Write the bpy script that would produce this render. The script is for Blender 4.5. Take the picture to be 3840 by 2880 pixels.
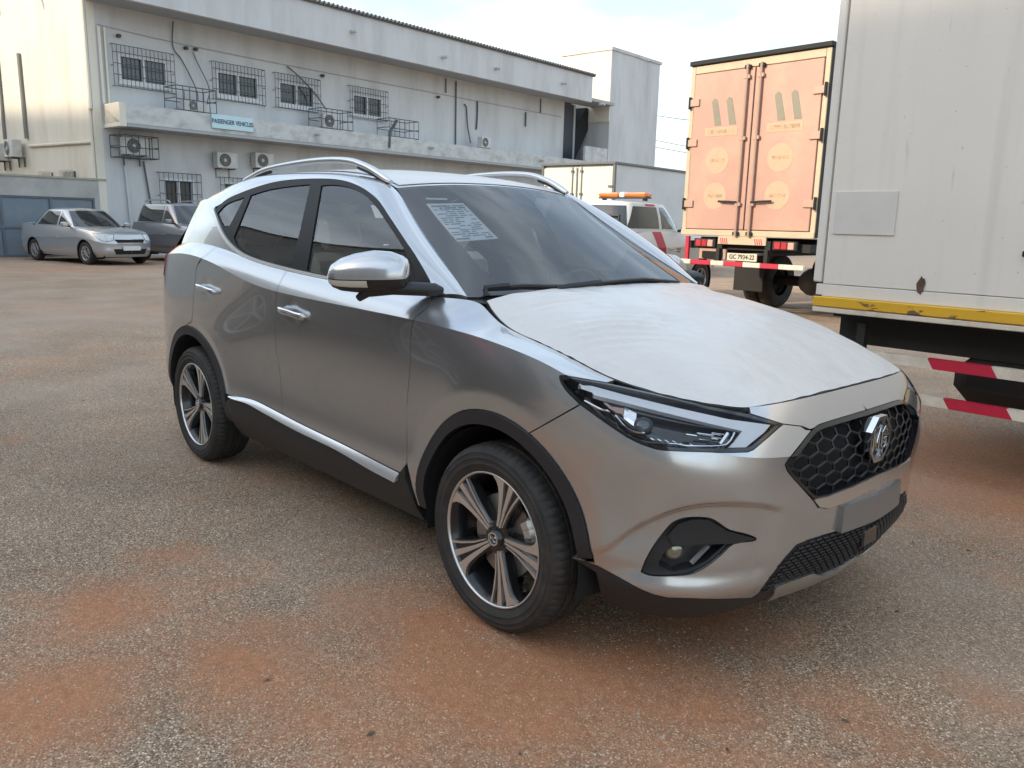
# Silver compact SUV parked in a dealer's yard, two-storey workshop behind, box trucks at the right.
import bpy, bmesh, math, random
import numpy as np
from mathutils import Vector, Matrix
from mathutils.bvhtree import BVHTree
from mathutils.geometry import delaunay_2d_cdt

for o in list(bpy.data.objects):
    bpy.data.objects.remove(o, do_unlink=True)
scene = bpy.context.scene
COL = scene.collection
rnd = random.Random(7)
R_ = math.radians

# ------------------------------------------------------------------ camera
CAM = np.array([1.94464, -2.58789, 1.39621])
YAW, PITCH, ROLL, FPX = 2.39670, -0.19836, 0.02429, 3012.772     # focal length for a 3840 px wide frame
def cam_axes():
    f = np.array([math.cos(YAW)*math.cos(PITCH), math.sin(YAW)*math.cos(PITCH), math.sin(PITCH)])
    r = np.cross(f, [0, 0, 1]); r /= np.linalg.norm(r); u = np.cross(r, f)
    c, s = math.cos(ROLL), math.sin(ROLL)
    return c*r+s*u, -s*r+c*u, f
CR, CU, CF = cam_axes()
cd = bpy.data.cameras.new('camera'); cam = bpy.data.objects.new('camera', cd); COL.objects.link(cam)
cd.sensor_fit = 'HORIZONTAL'; cd.sensor_width = 36; cd.lens = 36*FPX/3840
cd.clip_start = 0.05; cd.clip_end = 3000
m = Matrix.Identity(4)
for i in range(3):
    m[i][0], m[i][1], m[i][2], m[i][3] = CR[i], CU[i], -CF[i], CAM[i]
cam.matrix_world = m
scene.camera = cam

# ------------------------------------------------------------------ sky and sun
SUN_DIR = Vector((-0.35, -0.85, 0.40)).normalized()              # towards the sun
EL = math.asin(SUN_DIR.z); AZ = math.atan2(SUN_DIR.x, SUN_DIR.y)
world = bpy.data.worlds.new('World'); scene.world = world; world.use_nodes = True
nt = world.node_tree; nt.nodes.clear()
wo = nt.nodes.new('ShaderNodeOutputWorld'); bg = nt.nodes.new('ShaderNodeBackground')
sky = nt.nodes.new('ShaderNodeTexSky'); sky.sky_type = 'NISHITA'; sky.sun_disc = False
sky.sun_elevation = EL; sky.sun_rotation = AZ; sky.air_density = 1.3; sky.dust_density = 2.5; sky.ozone_density = 1.0
tc = nt.nodes.new('ShaderNodeTexCoord'); mp = nt.nodes.new('ShaderNodeMapping')
mp.inputs['Scale'].default_value = (1.6, 1.6, 4.5)
no = nt.nodes.new('ShaderNodeTexNoise'); no.inputs['Scale'].default_value = 1.5; no.inputs['Detail'].default_value = 6; no.inputs['Roughness'].default_value = .52
rp = nt.nodes.new('ShaderNodeValToRGB'); rp.color_ramp.elements[0].position = .36; rp.color_ramp.elements[1].position = .66
no2 = nt.nodes.new('ShaderNodeTexNoise'); no2.inputs['Scale'].default_value = 2.6; no2.inputs['Detail'].default_value = 5
rp2 = nt.nodes.new('ShaderNodeValToRGB')
rp2.color_ramp.elements[0].position = .40; rp2.color_ramp.elements[0].color = (2.15, 2.55, 3.0, 1)
rp2.color_ramp.elements[1].position = .65; rp2.color_ramp.elements[1].color = (3.9, 4.35, 4.75, 1)
mx = nt.nodes.new('ShaderNodeMix'); mx.data_type = 'RGBA'
mul = nt.nodes.new('ShaderNodeMath'); mul.operation = 'MULTIPLY_ADD'; mul.inputs[1].default_value = .45; mul.inputs[2].default_value = .36
L = nt.links.new
L(tc.outputs['Generated'], mp.inputs['Vector']); L(mp.outputs[0], no.inputs['Vector']); L(mp.outputs[0], no2.inputs['Vector'])
L(no.outputs['Fac'], rp.inputs[0]); L(no2.outputs['Fac'], rp2.inputs[0]); L(rp.outputs[0], mul.inputs[0])
L(mul.outputs[0], mx.inputs['Factor']); L(sky.outputs[0], mx.inputs[6]); L(rp2.outputs[0], mx.inputs[7])
L(mx.outputs[2], bg.inputs['Color']); bg.inputs['Strength'].default_value = 0.11
L(bg.outputs[0], wo.inputs['Surface'])
sl = bpy.data.lights.new('sun', 'SUN'); sl.energy = 1.15; sl.angle = R_(1.5); sl.color = (1.0, .86, .66)
sun = bpy.data.objects.new('sun', sl); COL.objects.link(sun)
sun.rotation_euler = SUN_DIR.to_track_quat('Z', 'Y').to_euler(); sun.location = (-20, -40, 30)
scene.view_settings.view_transform = 'Standard'; scene.view_settings.look = 'None'
scene.view_settings.gamma = 1; scene.view_settings.exposure = 1.84; scene.view_settings.use_curve_mapping = False
scene.render.engine = 'CYCLES'
# ------------------------------------------------------------------ materials
MATS = {}
def _n(nt, t, **kw):
    n = nt.nodes.new(t)
    for k, v in kw.items():
        if k in n.inputs: n.inputs[k].default_value = v
        else: setattr(n, k, v)
    return n
def mat(name, col, rough=.5, metal=0., coat=0., coat_rough=.03, noise=0., nscale=6., bump=0., bscale=60., spec=.5, dirt=None, dscale=1.5, dlo=.45, dhi=.7, trans=0., emit=None, stretch=None):
    if name in MATS: return MATS[name]
    m = bpy.data.materials.new(name); m.use_nodes = True; nt = m.node_tree
    b = nt.nodes['Principled BSDF']; Lk = nt.links.new
    b.inputs['Base Color'].default_value = (*col, 1); b.inputs['Roughness'].default_value = rough; b.inputs['Metallic'].default_value = metal
    b.inputs['Coat Weight'].default_value = coat; b.inputs['Coat Roughness'].default_value = coat_rough
    b.inputs['Specular IOR Level'].default_value = spec
    if trans: b.inputs['Transmission Weight'].default_value = trans
    if emit: b.inputs['Emission Color'].default_value = (*emit[0], 1); b.inputs['Emission Strength'].default_value = emit[1]
    tc = _n(nt, 'ShaderNodeTexCoord'); vec = tc.outputs['Object']
    if stretch:
        mp = _n(nt, 'ShaderNodeMapping'); mp.inputs['Scale'].default_value = stretch; Lk(vec, mp.inputs[0]); vec = mp.outputs[0]
    cur = None
    if noise:
        n = _n(nt, 'ShaderNodeTexNoise', Scale=nscale, Detail=7.0, Roughness=.6); Lk(vec, n.inputs['Vector'])
        r = _n(nt, 'ShaderNodeMapRange'); r.inputs['From Min'].default_value = .25; r.inputs['From Max'].default_value = .75
        r.inputs['To Min'].default_value = 1-noise; r.inputs['To Max'].default_value = 1+noise; Lk(n.outputs['Fac'], r.inputs['Value'])
        mm = _n(nt, 'ShaderNodeMix', data_type='RGBA', blend_type='MULTIPLY'); mm.inputs[0].default_value = 1
        mm.inputs[6].default_value = (*col, 1); Lk(r.outputs[0], mm.inputs[7]); cur = mm.outputs[2]
    if dirt:
        n = _n(nt, 'ShaderNodeTexNoise', Scale=dscale, Detail=9.0, Roughness=.65); Lk(vec, n.inputs['Vector'])
        r = _n(nt, 'ShaderNodeValToRGB'); r.color_ramp.elements[0].position = dlo; r.color_ramp.elements[1].position = dhi
        r.color_ramp.elements[0].color = (0, 0, 0, 1); r.color_ramp.elements[1].color = (dirt[3],)*3+(1,)
        Lk(n.outputs['Fac'], r.inputs[0])
        mm = _n(nt, 'ShaderNodeMix', data_type='RGBA'); Lk(r.outputs[0], mm.inputs[0])
        if cur: Lk(cur, mm.inputs[6])
        else: mm.inputs[6].default_value = (*col, 1)
        mm.inputs[7].default_value = (*dirt[:3], 1); cur = mm.outputs[2]
    if cur: Lk(cur, b.inputs['Base Color'])
    if bump:
        n = _n(nt, 'ShaderNodeTexNoise', Scale=bscale, Detail=5.0); Lk(vec, n.inputs['Vector'])
        bp = _n(nt, 'ShaderNodeBump', Strength=bump, Distance=.01); Lk(n.outputs['Fac'], bp.inputs['Height']); Lk(bp.outputs[0], b.inputs['Normal'])
    MATS[name] = m; return m
def glass(name, tint, ior=1.8, rough=0.):
    if name in MATS: return MATS[name]
    m = bpy.data.materials.new(name); m.use_nodes = True; nt = m.node_tree; nt.nodes.clear(); Lk = nt.links.new
    o = _n(nt, 'ShaderNodeOutputMaterial'); t = _n(nt, 'ShaderNodeBsdfTransparent'); g = _n(nt, 'ShaderNodeBsdfGlossy'); x = _n(nt, 'ShaderNodeMixShader')
    f = _n(nt, 'ShaderNodeFresnel', IOR=ior); t.inputs[0].default_value = (*tint, 1); g.inputs['Roughness'].default_value = rough
    Lk(f.outputs[0], x.inputs[0]); Lk(t.outputs[0], x.inputs[1]); Lk(g.outputs[0], x.inputs[2]); Lk(x.outputs[0], o.inputs[0])
    MATS[name] = m; return m

# ------------------------------------------------------------------ objects
def tag(o, label=None, cat=None, group=None, kind=None):
    if label: o['label'] = label
    if cat: o['category'] = cat
    if group: o['group'] = group
    if kind: o['kind'] = kind
    return o
def empty(name, loc=(0, 0, 0), rz=0., label=None, cat=None, group=None):
    e = bpy.data.objects.new(name, None); COL.objects.link(e); e.location = loc; e.rotation_euler = (0, 0, rz); e.empty_display_size = .2
    return tag(e, label, cat, group)
def link(name, me, parent=None, material=None):
    o = bpy.data.objects.new(name, me); COL.objects.link(o)
    if parent: o.parent = parent
    if material and not me.materials: me.materials.append(material)
    return o
def mk(name, v, f, material, parent=None, smooth=False):
    me = bpy.data.meshes.new(name); me.from_pydata([tuple(map(float, p)) for p in v], [], [tuple(map(int, q)) for q in f])
    if smooth:
        if smooth is True: me.shade_smooth()
        else:
            me.shade_smooth(); me.set_sharp_from_angle(angle=R_(smooth))
    me.update()
    return link(name, me, parent, material)
def copy_tree(o, parent=None):
    c = o.copy(); COL.objects.link(c); c.parent = parent
    for ch in list(o.children): copy_tree(ch, c)
    return c
class MB:
    def __init__(s): s.v = []; s.f = []
    def add(s, v, f):
        b = len(s.v); s.v += [tuple(p) for p in v]; s.f += [tuple(i+b for i in q) for q in f]; return s
    def box(s, c, d, bev=0., M=None):
        hx, hy, hz = d[0]/2, d[1]/2, d[2]/2
        if bev <= 0:
            v = [(x*hx, y*hy, z*hz) for z in (-1, 1) for y in (-1, 1) for x in (-1, 1)]
            f = [(0, 2, 3, 1), (4, 5, 7, 6), (0, 1, 5, 4), (2, 6, 7, 3), (0, 4, 6, 2), (1, 3, 7, 5)]
        else:
            b = min(bev, hx*.98, hy*.98, hz*.98); v = []; idx = {}
            for z in (-1, 1):
                for y in (-1, 1):
                    for x in (-1, 1):
                        for a in range(3):
                            p = [x*(hx-b), y*(hy-b), z*(hz-b)]; p[a] = (x*hx, y*hy, z*hz)[a]
                            idx[x, y, z, a] = len(v); v.append(tuple(p))
            f = []
            for a in range(3):
                o1, o2 = [i for i in range(3) if i != a]
                for sgn in (-1, 1):
                    q = []
                    for (p1, p2) in ((-1, -1), (1, -1), (1, 1), (-1, 1)):
                        k = [0, 0, 0]; k[a] = sgn; k[o1] = p1; k[o2] = p2; q.append(idx[k[0], k[1], k[2], a])
                    if (sgn > 0) == (a == 1): q.reverse()
                    f.append(tuple(q))
                for s1 in (-1, 1):
                    for s2 in (-1, 1):
                        q = []
                        for t, aa in ((-1, o1), (1, o1), (1, o2), (-1, o2)):
                            k = [0, 0, 0]; k[a] = t; k[o1] = s1; k[o2] = s2; q.append(idx[k[0], k[1], k[2], aa])
                        f.append(tuple(q))
            for x in (-1, 1):
                for y in (-1, 1):
                    for z in (-1, 1): f.append((idx[x, y, z, 0], idx[x, y, z, 1], idx[x, y, z, 2]))
        if M is not None: v = [tuple(M @ Vector(p)) for p in v]
        return s.add([(p[0]+c[0], p[1]+c[1], p[2]+c[2]) for p in v], f)
    def tube(s, path, r, n=8, caps=True, closed=False, flat=1.0, up=None):
        P = [Vector(p) for p in path]; k = len(P); rr = r if isinstance(r, (list, tuple)) else [r]*k
        v = []; f = []; prev = None
        for i in range(k):
            a = P[(i-1) % k] if (closed or i > 0) else P[i]; b = P[(i+1) % k] if (closed or i < k-1) else P[i]
            t = (b-a).normalized()
            if up is not None: nrm = (Vector(up)-t*Vector(up).dot(t)).normalized()
            elif prev is None:
                h = Vector((0, 0, 1)) if abs(t.z) < .9 else Vector((1, 0, 0)); nrm = t.cross(h).cross(t).normalized()
            else: nrm = (prev-t*prev.dot(t)).normalized()
            prev = nrm; bi = t.cross(nrm)
            for j in range(n):
                an = 2*math.pi*j/n; v.append(tuple(P[i]+nrm*(math.cos(an)*rr[i]*flat)+bi*(math.sin(an)*rr[i])))
        m_ = k if closed else k-1
        for i in range(m_):
            for j in range(n):
                a = i*n+j; b = i*n+(j+1) % n; c = ((i+1) % k)*n+(j+1) % n; d = ((i+1) % k)*n+j; f.append((a, b, c, d))
        if caps and not closed: f.append(tuple(range(n-1, -1, -1))); f.append(tuple((k-1)*n+j for j in range(n)))
        return s.add(v, f)
    def cyl(s, a, b, r, n=12, r2=None): return s.tube([a, b], [r, r if r2 is None else r2], n)
    def lathe(s, prof, c, axis='y', n=32, closed=False, a0=0., a1=2*math.pi):
        v = []; f = []; full = abs(a1-a0-2*math.pi) < 1e-6; na = n if full else n+1
        for (r, h) in prof:
            for j in range(na):
                an = a0+(a1-a0)*j/n; p = (r*math.cos(an), r*math.sin(an))
                if axis == 'y': v.append((c[0]+p[0], c[1]+h, c[2]+p[1]))
                elif axis == 'x': v.append((c[0]+h, c[1]+p[0], c[2]+p[1]))
                else: v.append((c[0]+p[0], c[1]+p[1], c[2]+h))
        k = len(prof)
        for i in range(k if closed else k-1):
            for j in range(n):
                j2 = (j+1) % na; i2 = (i+1) % k
                f.append((i*na+j, i*na+j2, i2*na+j2, i2*na+j))
        return s.add(v, f)
    def prism(s, poly, fn, d0, d1):
        # poly: list of 2D points; fn(a,b,d)->3D
        n = len(poly); v = [fn(a, b, d0) for a, b in poly]+[fn(a, b, d1) for a, b in poly]
        f = [tuple(range(n-1, -1, -1)), tuple(range(n, 2*n))]+[(i, (i+1) % n, n+(i+1) % n, n+i) for i in range(n)]
        return s.add(v, f)
    def build(s, name, material, parent=None, smooth=False): return mk(name, s.v, s.f, material, parent, smooth)
def recalc(o):
    bm = bmesh.new(); bm.from_mesh(o.data); bmesh.ops.recalc_face_normals(bm, faces=bm.faces); bm.to_mesh(o.data); bm.free(); return o

# ------------------------------------------------------------------ trimmed spline surfaces
def ray_dir(q):
    d = CF+(q[0]-1920)/FPX*CR-(q[1]-1440)/FPX*CU
    return d/np.linalg.norm(d)
def pl(q, ax, val):                                # point of the sight line of one photo pixel on a plane
    d = ray_dir(q); return CAM+d*((val-CAM[ax])/d[ax])
def bbasis(n, t):                                  # clamped uniform cubic (or lower) b-spline basis, t in 0..1
    p = min(3, n-1); kn = np.concatenate([np.zeros(p), np.linspace(0, 1, n-p+1), np.ones(p)])
    t = np.clip(np.asarray(t, float), 0, 1-1e-12); N = ((t[:, None] >= kn[None, :-1]) & (t[:, None] < kn[None, 1:])).astype(float)
    for d in range(1, p+1):
        M = len(kn)-d-1; A = np.zeros((len(t), M))
        for i in range(M):
            a = kn[i+d]-kn[i]; b = kn[i+d+1]-kn[i+1]
            if a > 0: A[:, i] += (t-kn[i])/a*N[:, i]
            if b > 0: A[:, i] += (kn[i+d+1]-t)/b*N[:, i+1]
        N = A
    return N
class Surf:
    def __init__(s, patches, disp=None, out=(0, -1, .2), nu=200, nv=60):
        # patches: list of nets [row][col] stacked along v sharing their border rows
        s.nets = [np.array(p, float) for p in patches]; s.disp = disp
        big = np.concatenate(s.nets, 0)
        cu = np.linalg.norm(np.diff(big, axis=1), axis=2).mean(0); s.cu = np.concatenate([[0], np.cumsum(cu)]); s.LU = s.cu[-1]
        s.cv = []; s.v0 = [0.]
        for n in s.nets:
            c = np.linalg.norm(np.diff(n, axis=0), axis=2).mean(1); c = np.concatenate([[0], np.cumsum(c)]); s.cv.append(c); s.v0.append(s.v0[-1]+c[-1])
        s.LV = s.v0[-1]; s.sg = 1.
        P = s.ev(np.array([s.LU*.5]), np.array([s.LV*.5])); N = s.normal(np.array([s.LU*.5]), np.array([s.LV*.5]))
        if N[0] @ np.array(out) < 0: s.sg = -1.
        U = np.linspace(0, s.LU, nu); V = np.linspace(0, s.LV, nv)
        uu, vv = np.meshgrid(U, V); s.uv = np.stack([uu.ravel(), vv.ravel()], 1); s.P = s.ev(s.uv[:, 0], s.uv[:, 1])
        s.tri = []
        for j in range(nv-1):
            for i in range(nu-1):
                a = j*nu+i; s.tri += [(a, a+1, a+nu+1), (a, a+nu+1, a+nu)]
        s.bvh = BVHTree.FromPolygons([Vector(p) for p in s.P], s.tri)
    def raw(s, u, v, side=None):
        out = np.zeros((len(u), 3)); ref = v if side is None else side
        for k, n in enumerate(s.nets):
            lo, hi = s.v0[k], s.v0[k+1]
            msk = (ref >= lo) & (ref < hi) if k < len(s.nets)-1 else (ref >= lo)
            if k == 0: msk |= ref < lo
            if not msk.any(): continue
            tu = np.interp(u[msk], s.cu, np.linspace(0, 1, len(s.cu))); tv = np.interp(v[msk]-lo, s.cv[k], np.linspace(0, 1, len(s.cv[k])))
            Nu = bbasis(n.shape[1], tu); Nv = bbasis(n.shape[0], tv)
            out[msk] = np.einsum('mi,mj,jik->mk', Nu, Nv, n)
        return out
    def ev(s, u, v, side=None, off=0.):
        P = s.raw(u, v, side)
        if s.disp is not None: P = P+s.disp(P)
        if np.any(off): P = P+s.normal(u, v, side)*(off if np.ndim(off) == 0 else np.asarray(off)[:, None])
        return P
    def normal(s, u, v, side=None):
        h = .004; ref = v if side is None else side
        k = np.clip(np.searchsorted(np.array(s.v0), ref, side='right')-1, 0, len(s.nets)-1)
        lo = np.array(s.v0)[k]; hi = np.array(s.v0)[k+1]
        v1 = np.clip(v-h, lo+1e-5, hi-1e-5); v2 = np.clip(v+h, lo+1e-5, hi-1e-5)
        same = (v2-v1) < 1e-4; v1 = np.where(same, v1-h, v1)
        u1 = np.clip(u-h, 0, s.LU); u2 = np.clip(u+h, 0, s.LU)
        vm = np.clip(v, lo+1e-5, hi-1e-5)
        a = s.ev(u2, vm, vm)-s.ev(u1, vm, vm); b = s.ev(u, v2, vm)-s.ev(u, v1, vm)
        n = np.cross(a, b); n /= np.maximum(np.linalg.norm(n, axis=1, keepdims=True), 1e-12)
        return n*s.sg
    def hit(s, o, d):
        loc, nrm, idx, dist = s.bvh.ray_cast(Vector(o), Vector(d))
        if loc is None:
            best = None
            for t in np.linspace(.5, 7, 260):
                q = Vector(np.array(o)+np.array(d)*t); l2, n2, i2, d2 = s.bvh.find_nearest(q)
                if best is None or d2 < best[0]: best = (d2, l2, i2)
            loc, idx = best[1], best[2]
        a, b, c = s.tri[idx]; A, B, C = s.P[a], s.P[b], s.P[c]; p = np.array(loc)
        v0, v1, v2 = B-A, C-A, p-A; d00, d01, d11, d20, d21 = v0@v0, v0@v1, v1@v1, v2@v0, v2@v1; den = d00*d11-d01*d01+1e-18
        w1 = (d11*d20-d01*d21)/den; w2 = (d00*d21-d01*d20)/den
        return s.uv[a]*(1-w1-w2)+s.uv[b]*w1+s.uv[c]*w2
    def px(s, pts): return [s.hit(CAM, ray_dir(q)) for q in pts]
    def xz(s, pts): return [s.hit((x, -3., z), (0, 1, 0)) for x, z in pts]
    def yz(s, pts): return [s.hit((3., y, z), (-1, 0, 0)) for y, z in pts]
    def at(s, uv, off=0.):
        uv = np.atleast_2d(np.array(uv, float)); return s.ev(uv[:, 0], uv[:, 1], None, off)
def cr(pts, n=8):                                  # Catmull-Rom through 2D/3D points
    P = [np.array(p, float) for p in pts]
    if len(P) < 3: return [tuple(P[0]+(P[1]-P[0])*k/n) for k in range(n)]+[tuple(P[1])]
    P = [2*P[0]-P[1]]+P+[2*P[-1]-P[-2]]; out = []
    for i in range(1, len(P)-2):
        for k in range(n):
            t = k/n; a, b, c, d = P[i-1:i+3]
            out.append(tuple(.5*((2*b)+(-a+c)*t+(2*a-5*b+4*c-d)*t*t+(-a+3*b-3*c+d)*t**3)))
    out.append(tuple(P[-2])); return out
def lin(pts, step):
    out = []
    for a, b in zip(pts[:-1], pts[1:]):
        a, b = np.array(a, float), np.array(b, float); k = max(1, int(np.linalg.norm(b-a)/step))
        out += [tuple(a+(b-a)*i/k) for i in range(k)]
    return out+[tuple(pts[-1])]
def dedupe(poly, eps=.002):
    out = []
    for p in poly:
        p = np.array(p, float)
        if not out or np.linalg.norm(p-out[-1]) > eps: out.append(p)
    while len(out) > 2 and np.linalg.norm(out[0]-out[-1]) < eps: out.pop()
    return np.array(out)
def area2(p): return .5*np.sum(p[:, 0]*np.roll(p[:, 1], -1)-np.roll(p[:, 0], -1)*p[:, 1])
def inset(p, d):
    if d == 0: return p
    if area2(p) < 0: p = p[::-1]
    e = np.roll(p, -1, 0)-p; e /= np.maximum(np.linalg.norm(e, axis=1, keepdims=True), 1e-9); nrm = np.stack([-e[:, 1], e[:, 0]], 1)
    m = nrm+np.roll(nrm, 1, 0); q = np.maximum((m*m).sum(1, keepdims=True), .5); return p+m*(2*d/q)
def inside(pts, poly):
    x, y = pts[:, 0][:, None], pts[:, 1][:, None]; a = poly; b = np.roll(poly, -1, 0)
    c = ((a[:, 1][None] > y) != (b[:, 1][None] > y)) & (x < (b[:, 0]-a[:, 0])[None]*(y-a[:, 1][None])/np.where(b[:, 1] == a[:, 1], 1e-12, b[:, 1]-a[:, 1])[None]+a[:, 0][None])
    return c.sum(1) % 2 == 1
def bdist(pts, poly):
    a = poly; e = np.roll(poly, -1, 0)-a; L2 = np.maximum((e*e).sum(1), 1e-12); out = np.full(len(pts), 1e9)
    for i in range(len(a)):
        t = np.clip(((pts-a[i])@e[i])/L2[i], 0, 1); out = np.minimum(out, np.linalg.norm(pts-(a[i]+t[:, None]*e[i]), axis=1))
    return out
def trim(S, loop, holes=(), spacing=.025, gap=.0018, off=0., flange=.012):
    """one panel cut out of a surface: returns vertices, triangles, loop normals (right-hand half)"""
    l0 = dedupe(loop); l0 = l0[::-1] if area2(l0) < 0 else l0; lp = inset(l0, gap) if gap else l0.copy(); cl = np.abs(S.ev(l0[:, 0], l0[:, 1])[:, 1]) < .003; lp[cl, 0] = l0[cl, 0]; hs = [inset(dedupe(h), -gap) for h in holes]
    pts = [lp]; edges = []; b = 0
    for q in [lp]+hs:
        n = len(q); edges += [(b+i, b+(i+1) % n) for i in range(n)]; b += n
    pts = [lp]+hs
    lo, hi = lp.min(0), lp.max(0)
    for vb in S.v0[1:-1]:
        if lo[1] < vb < hi[1]:
            us = np.arange(lo[0]-.01, hi[0]+.02, spacing*.8); q = np.stack([us, np.full(len(us), vb)], 1)
            edges += [(b+i, b+i+1) for i in range(len(q)-1)]; pts.append(q); b += len(q)
    gx = np.arange(lo[0], hi[0], spacing); gy = np.arange(lo[1], hi[1], spacing*.866)
    g = np.array([(x+(spacing/2 if j % 2 else 0), y) for j, y in enumerate(gy) for x in gx])
    if len(g):
        g = g[inside(g, lp)]
        for h in hs:
            if len(g): g = g[~inside(g, h)]
        for q in [lp]+hs:
            if len(g): g = g[bdist(g, q) > spacing*.5]
        for vb in S.v0[1:-1]:
            if len(g): g = g[np.abs(g[:, 1]-vb) > spacing*.4]
        if len(g): pts.append(g)
    allp = np.concatenate(pts, 0)
    r = delaunay_2d_cdt([Vector(p) for p in allp], edges, [], 0, 1e-6)
    V = np.array([tuple(p) for p in r[0]]); F = np.array([tuple(f) for f in r[2] if len(f) == 3])
    cen = V[F].mean(1); k = inside(cen, lp)
    for h in hs: k &= ~inside(cen, h)
    F = F[k]; cen = cen[k]
    used = np.unique(F); rm = -np.ones(len(V), int); rm[used] = np.arange(len(used)); V = V[used]; F = rm[F]
    P = S.ev(V[:, 0], V[:, 1], None, off)
    fl = F.ravel(); side = np.repeat(cen[:, 1], 3); LN = S.normal(V[fl, 0], V[fl, 1], side).reshape(-1, 3, 3)
    fn = np.cross(P[F[:, 1]]-P[F[:, 0]], P[F[:, 2]]-P[F[:, 0]]); flip = (fn*LN.mean(1)).sum(1) < 0
    F[flip] = F[flip][:, ::-1]; LN[flip] = LN[flip][:, ::-1]
    verts = P.tolist(); faces = F.tolist(); norms = LN.reshape(-1, 3).tolist()
    if flange > 0:
        ed = {}
        for t in faces:
            for i in range(3): ed.setdefault((min(t[i], t[(i+1) % 3]), max(t[i], t[(i+1) % 3])), []).append((t[i], t[(i+1) % 3]))
        bd = [e[0] for e in ed.values() if len(e) == 1]
        vn = S.normal(V[:, 0], V[:, 1]); low = {}
        for a, b in bd:
            if abs(verts[a][1]) < .006 and abs(verts[b][1]) < .006: continue      # the car's centre line stays open for the mirrored half
            q = []
            for w in (a, b):
                if w not in low:
                    low[w] = len(verts); verts.append((P[w]).tolist()); verts.append((P[w]-vn[w]*flange).tolist())
            A, B = low[a], low[b]; faces.append([B, A, A+1, B+1])
            fnn = np.cross(P[a]-P[b], vn[b]); fnn = -fnn/max(np.linalg.norm(fnn), 1e-9); norms += [fnn.tolist()]*4
    return verts, faces, norms
def panel(name, data, material, parent, both=False, mirror=False):
    v, f, n = data; v = [list(p) for p in v]; f = [list(q) for q in f]; n = [list(q) for q in n]
    def flipd():
        v2 = [[p[0], -p[1], p[2]] for p in v]; f2 = [q[::-1] for q in f]; n2 = []; i = 0
        for q in f:
            blk = n[i:i+len(q)]; i += len(q); n2 += [[w[0], -w[1], w[2]] for w in blk[::-1]]
        return v2, f2, n2
    if both:
        v2, f2, n2 = flipd(); b = len(v); v = v+v2; n = n+n2; f = f+[[i+b for i in q] for q in f2]
    elif mirror: v, f, n = flipd()
    me = bpy.data.meshes.new(name); me.from_pydata(v, [], f); me.shade_smooth(); me.update()
    if len(n) == len(me.loops): me.normals_split_custom_set([tuple(q) for q in n])
    return link(name, me, parent, material)
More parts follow.
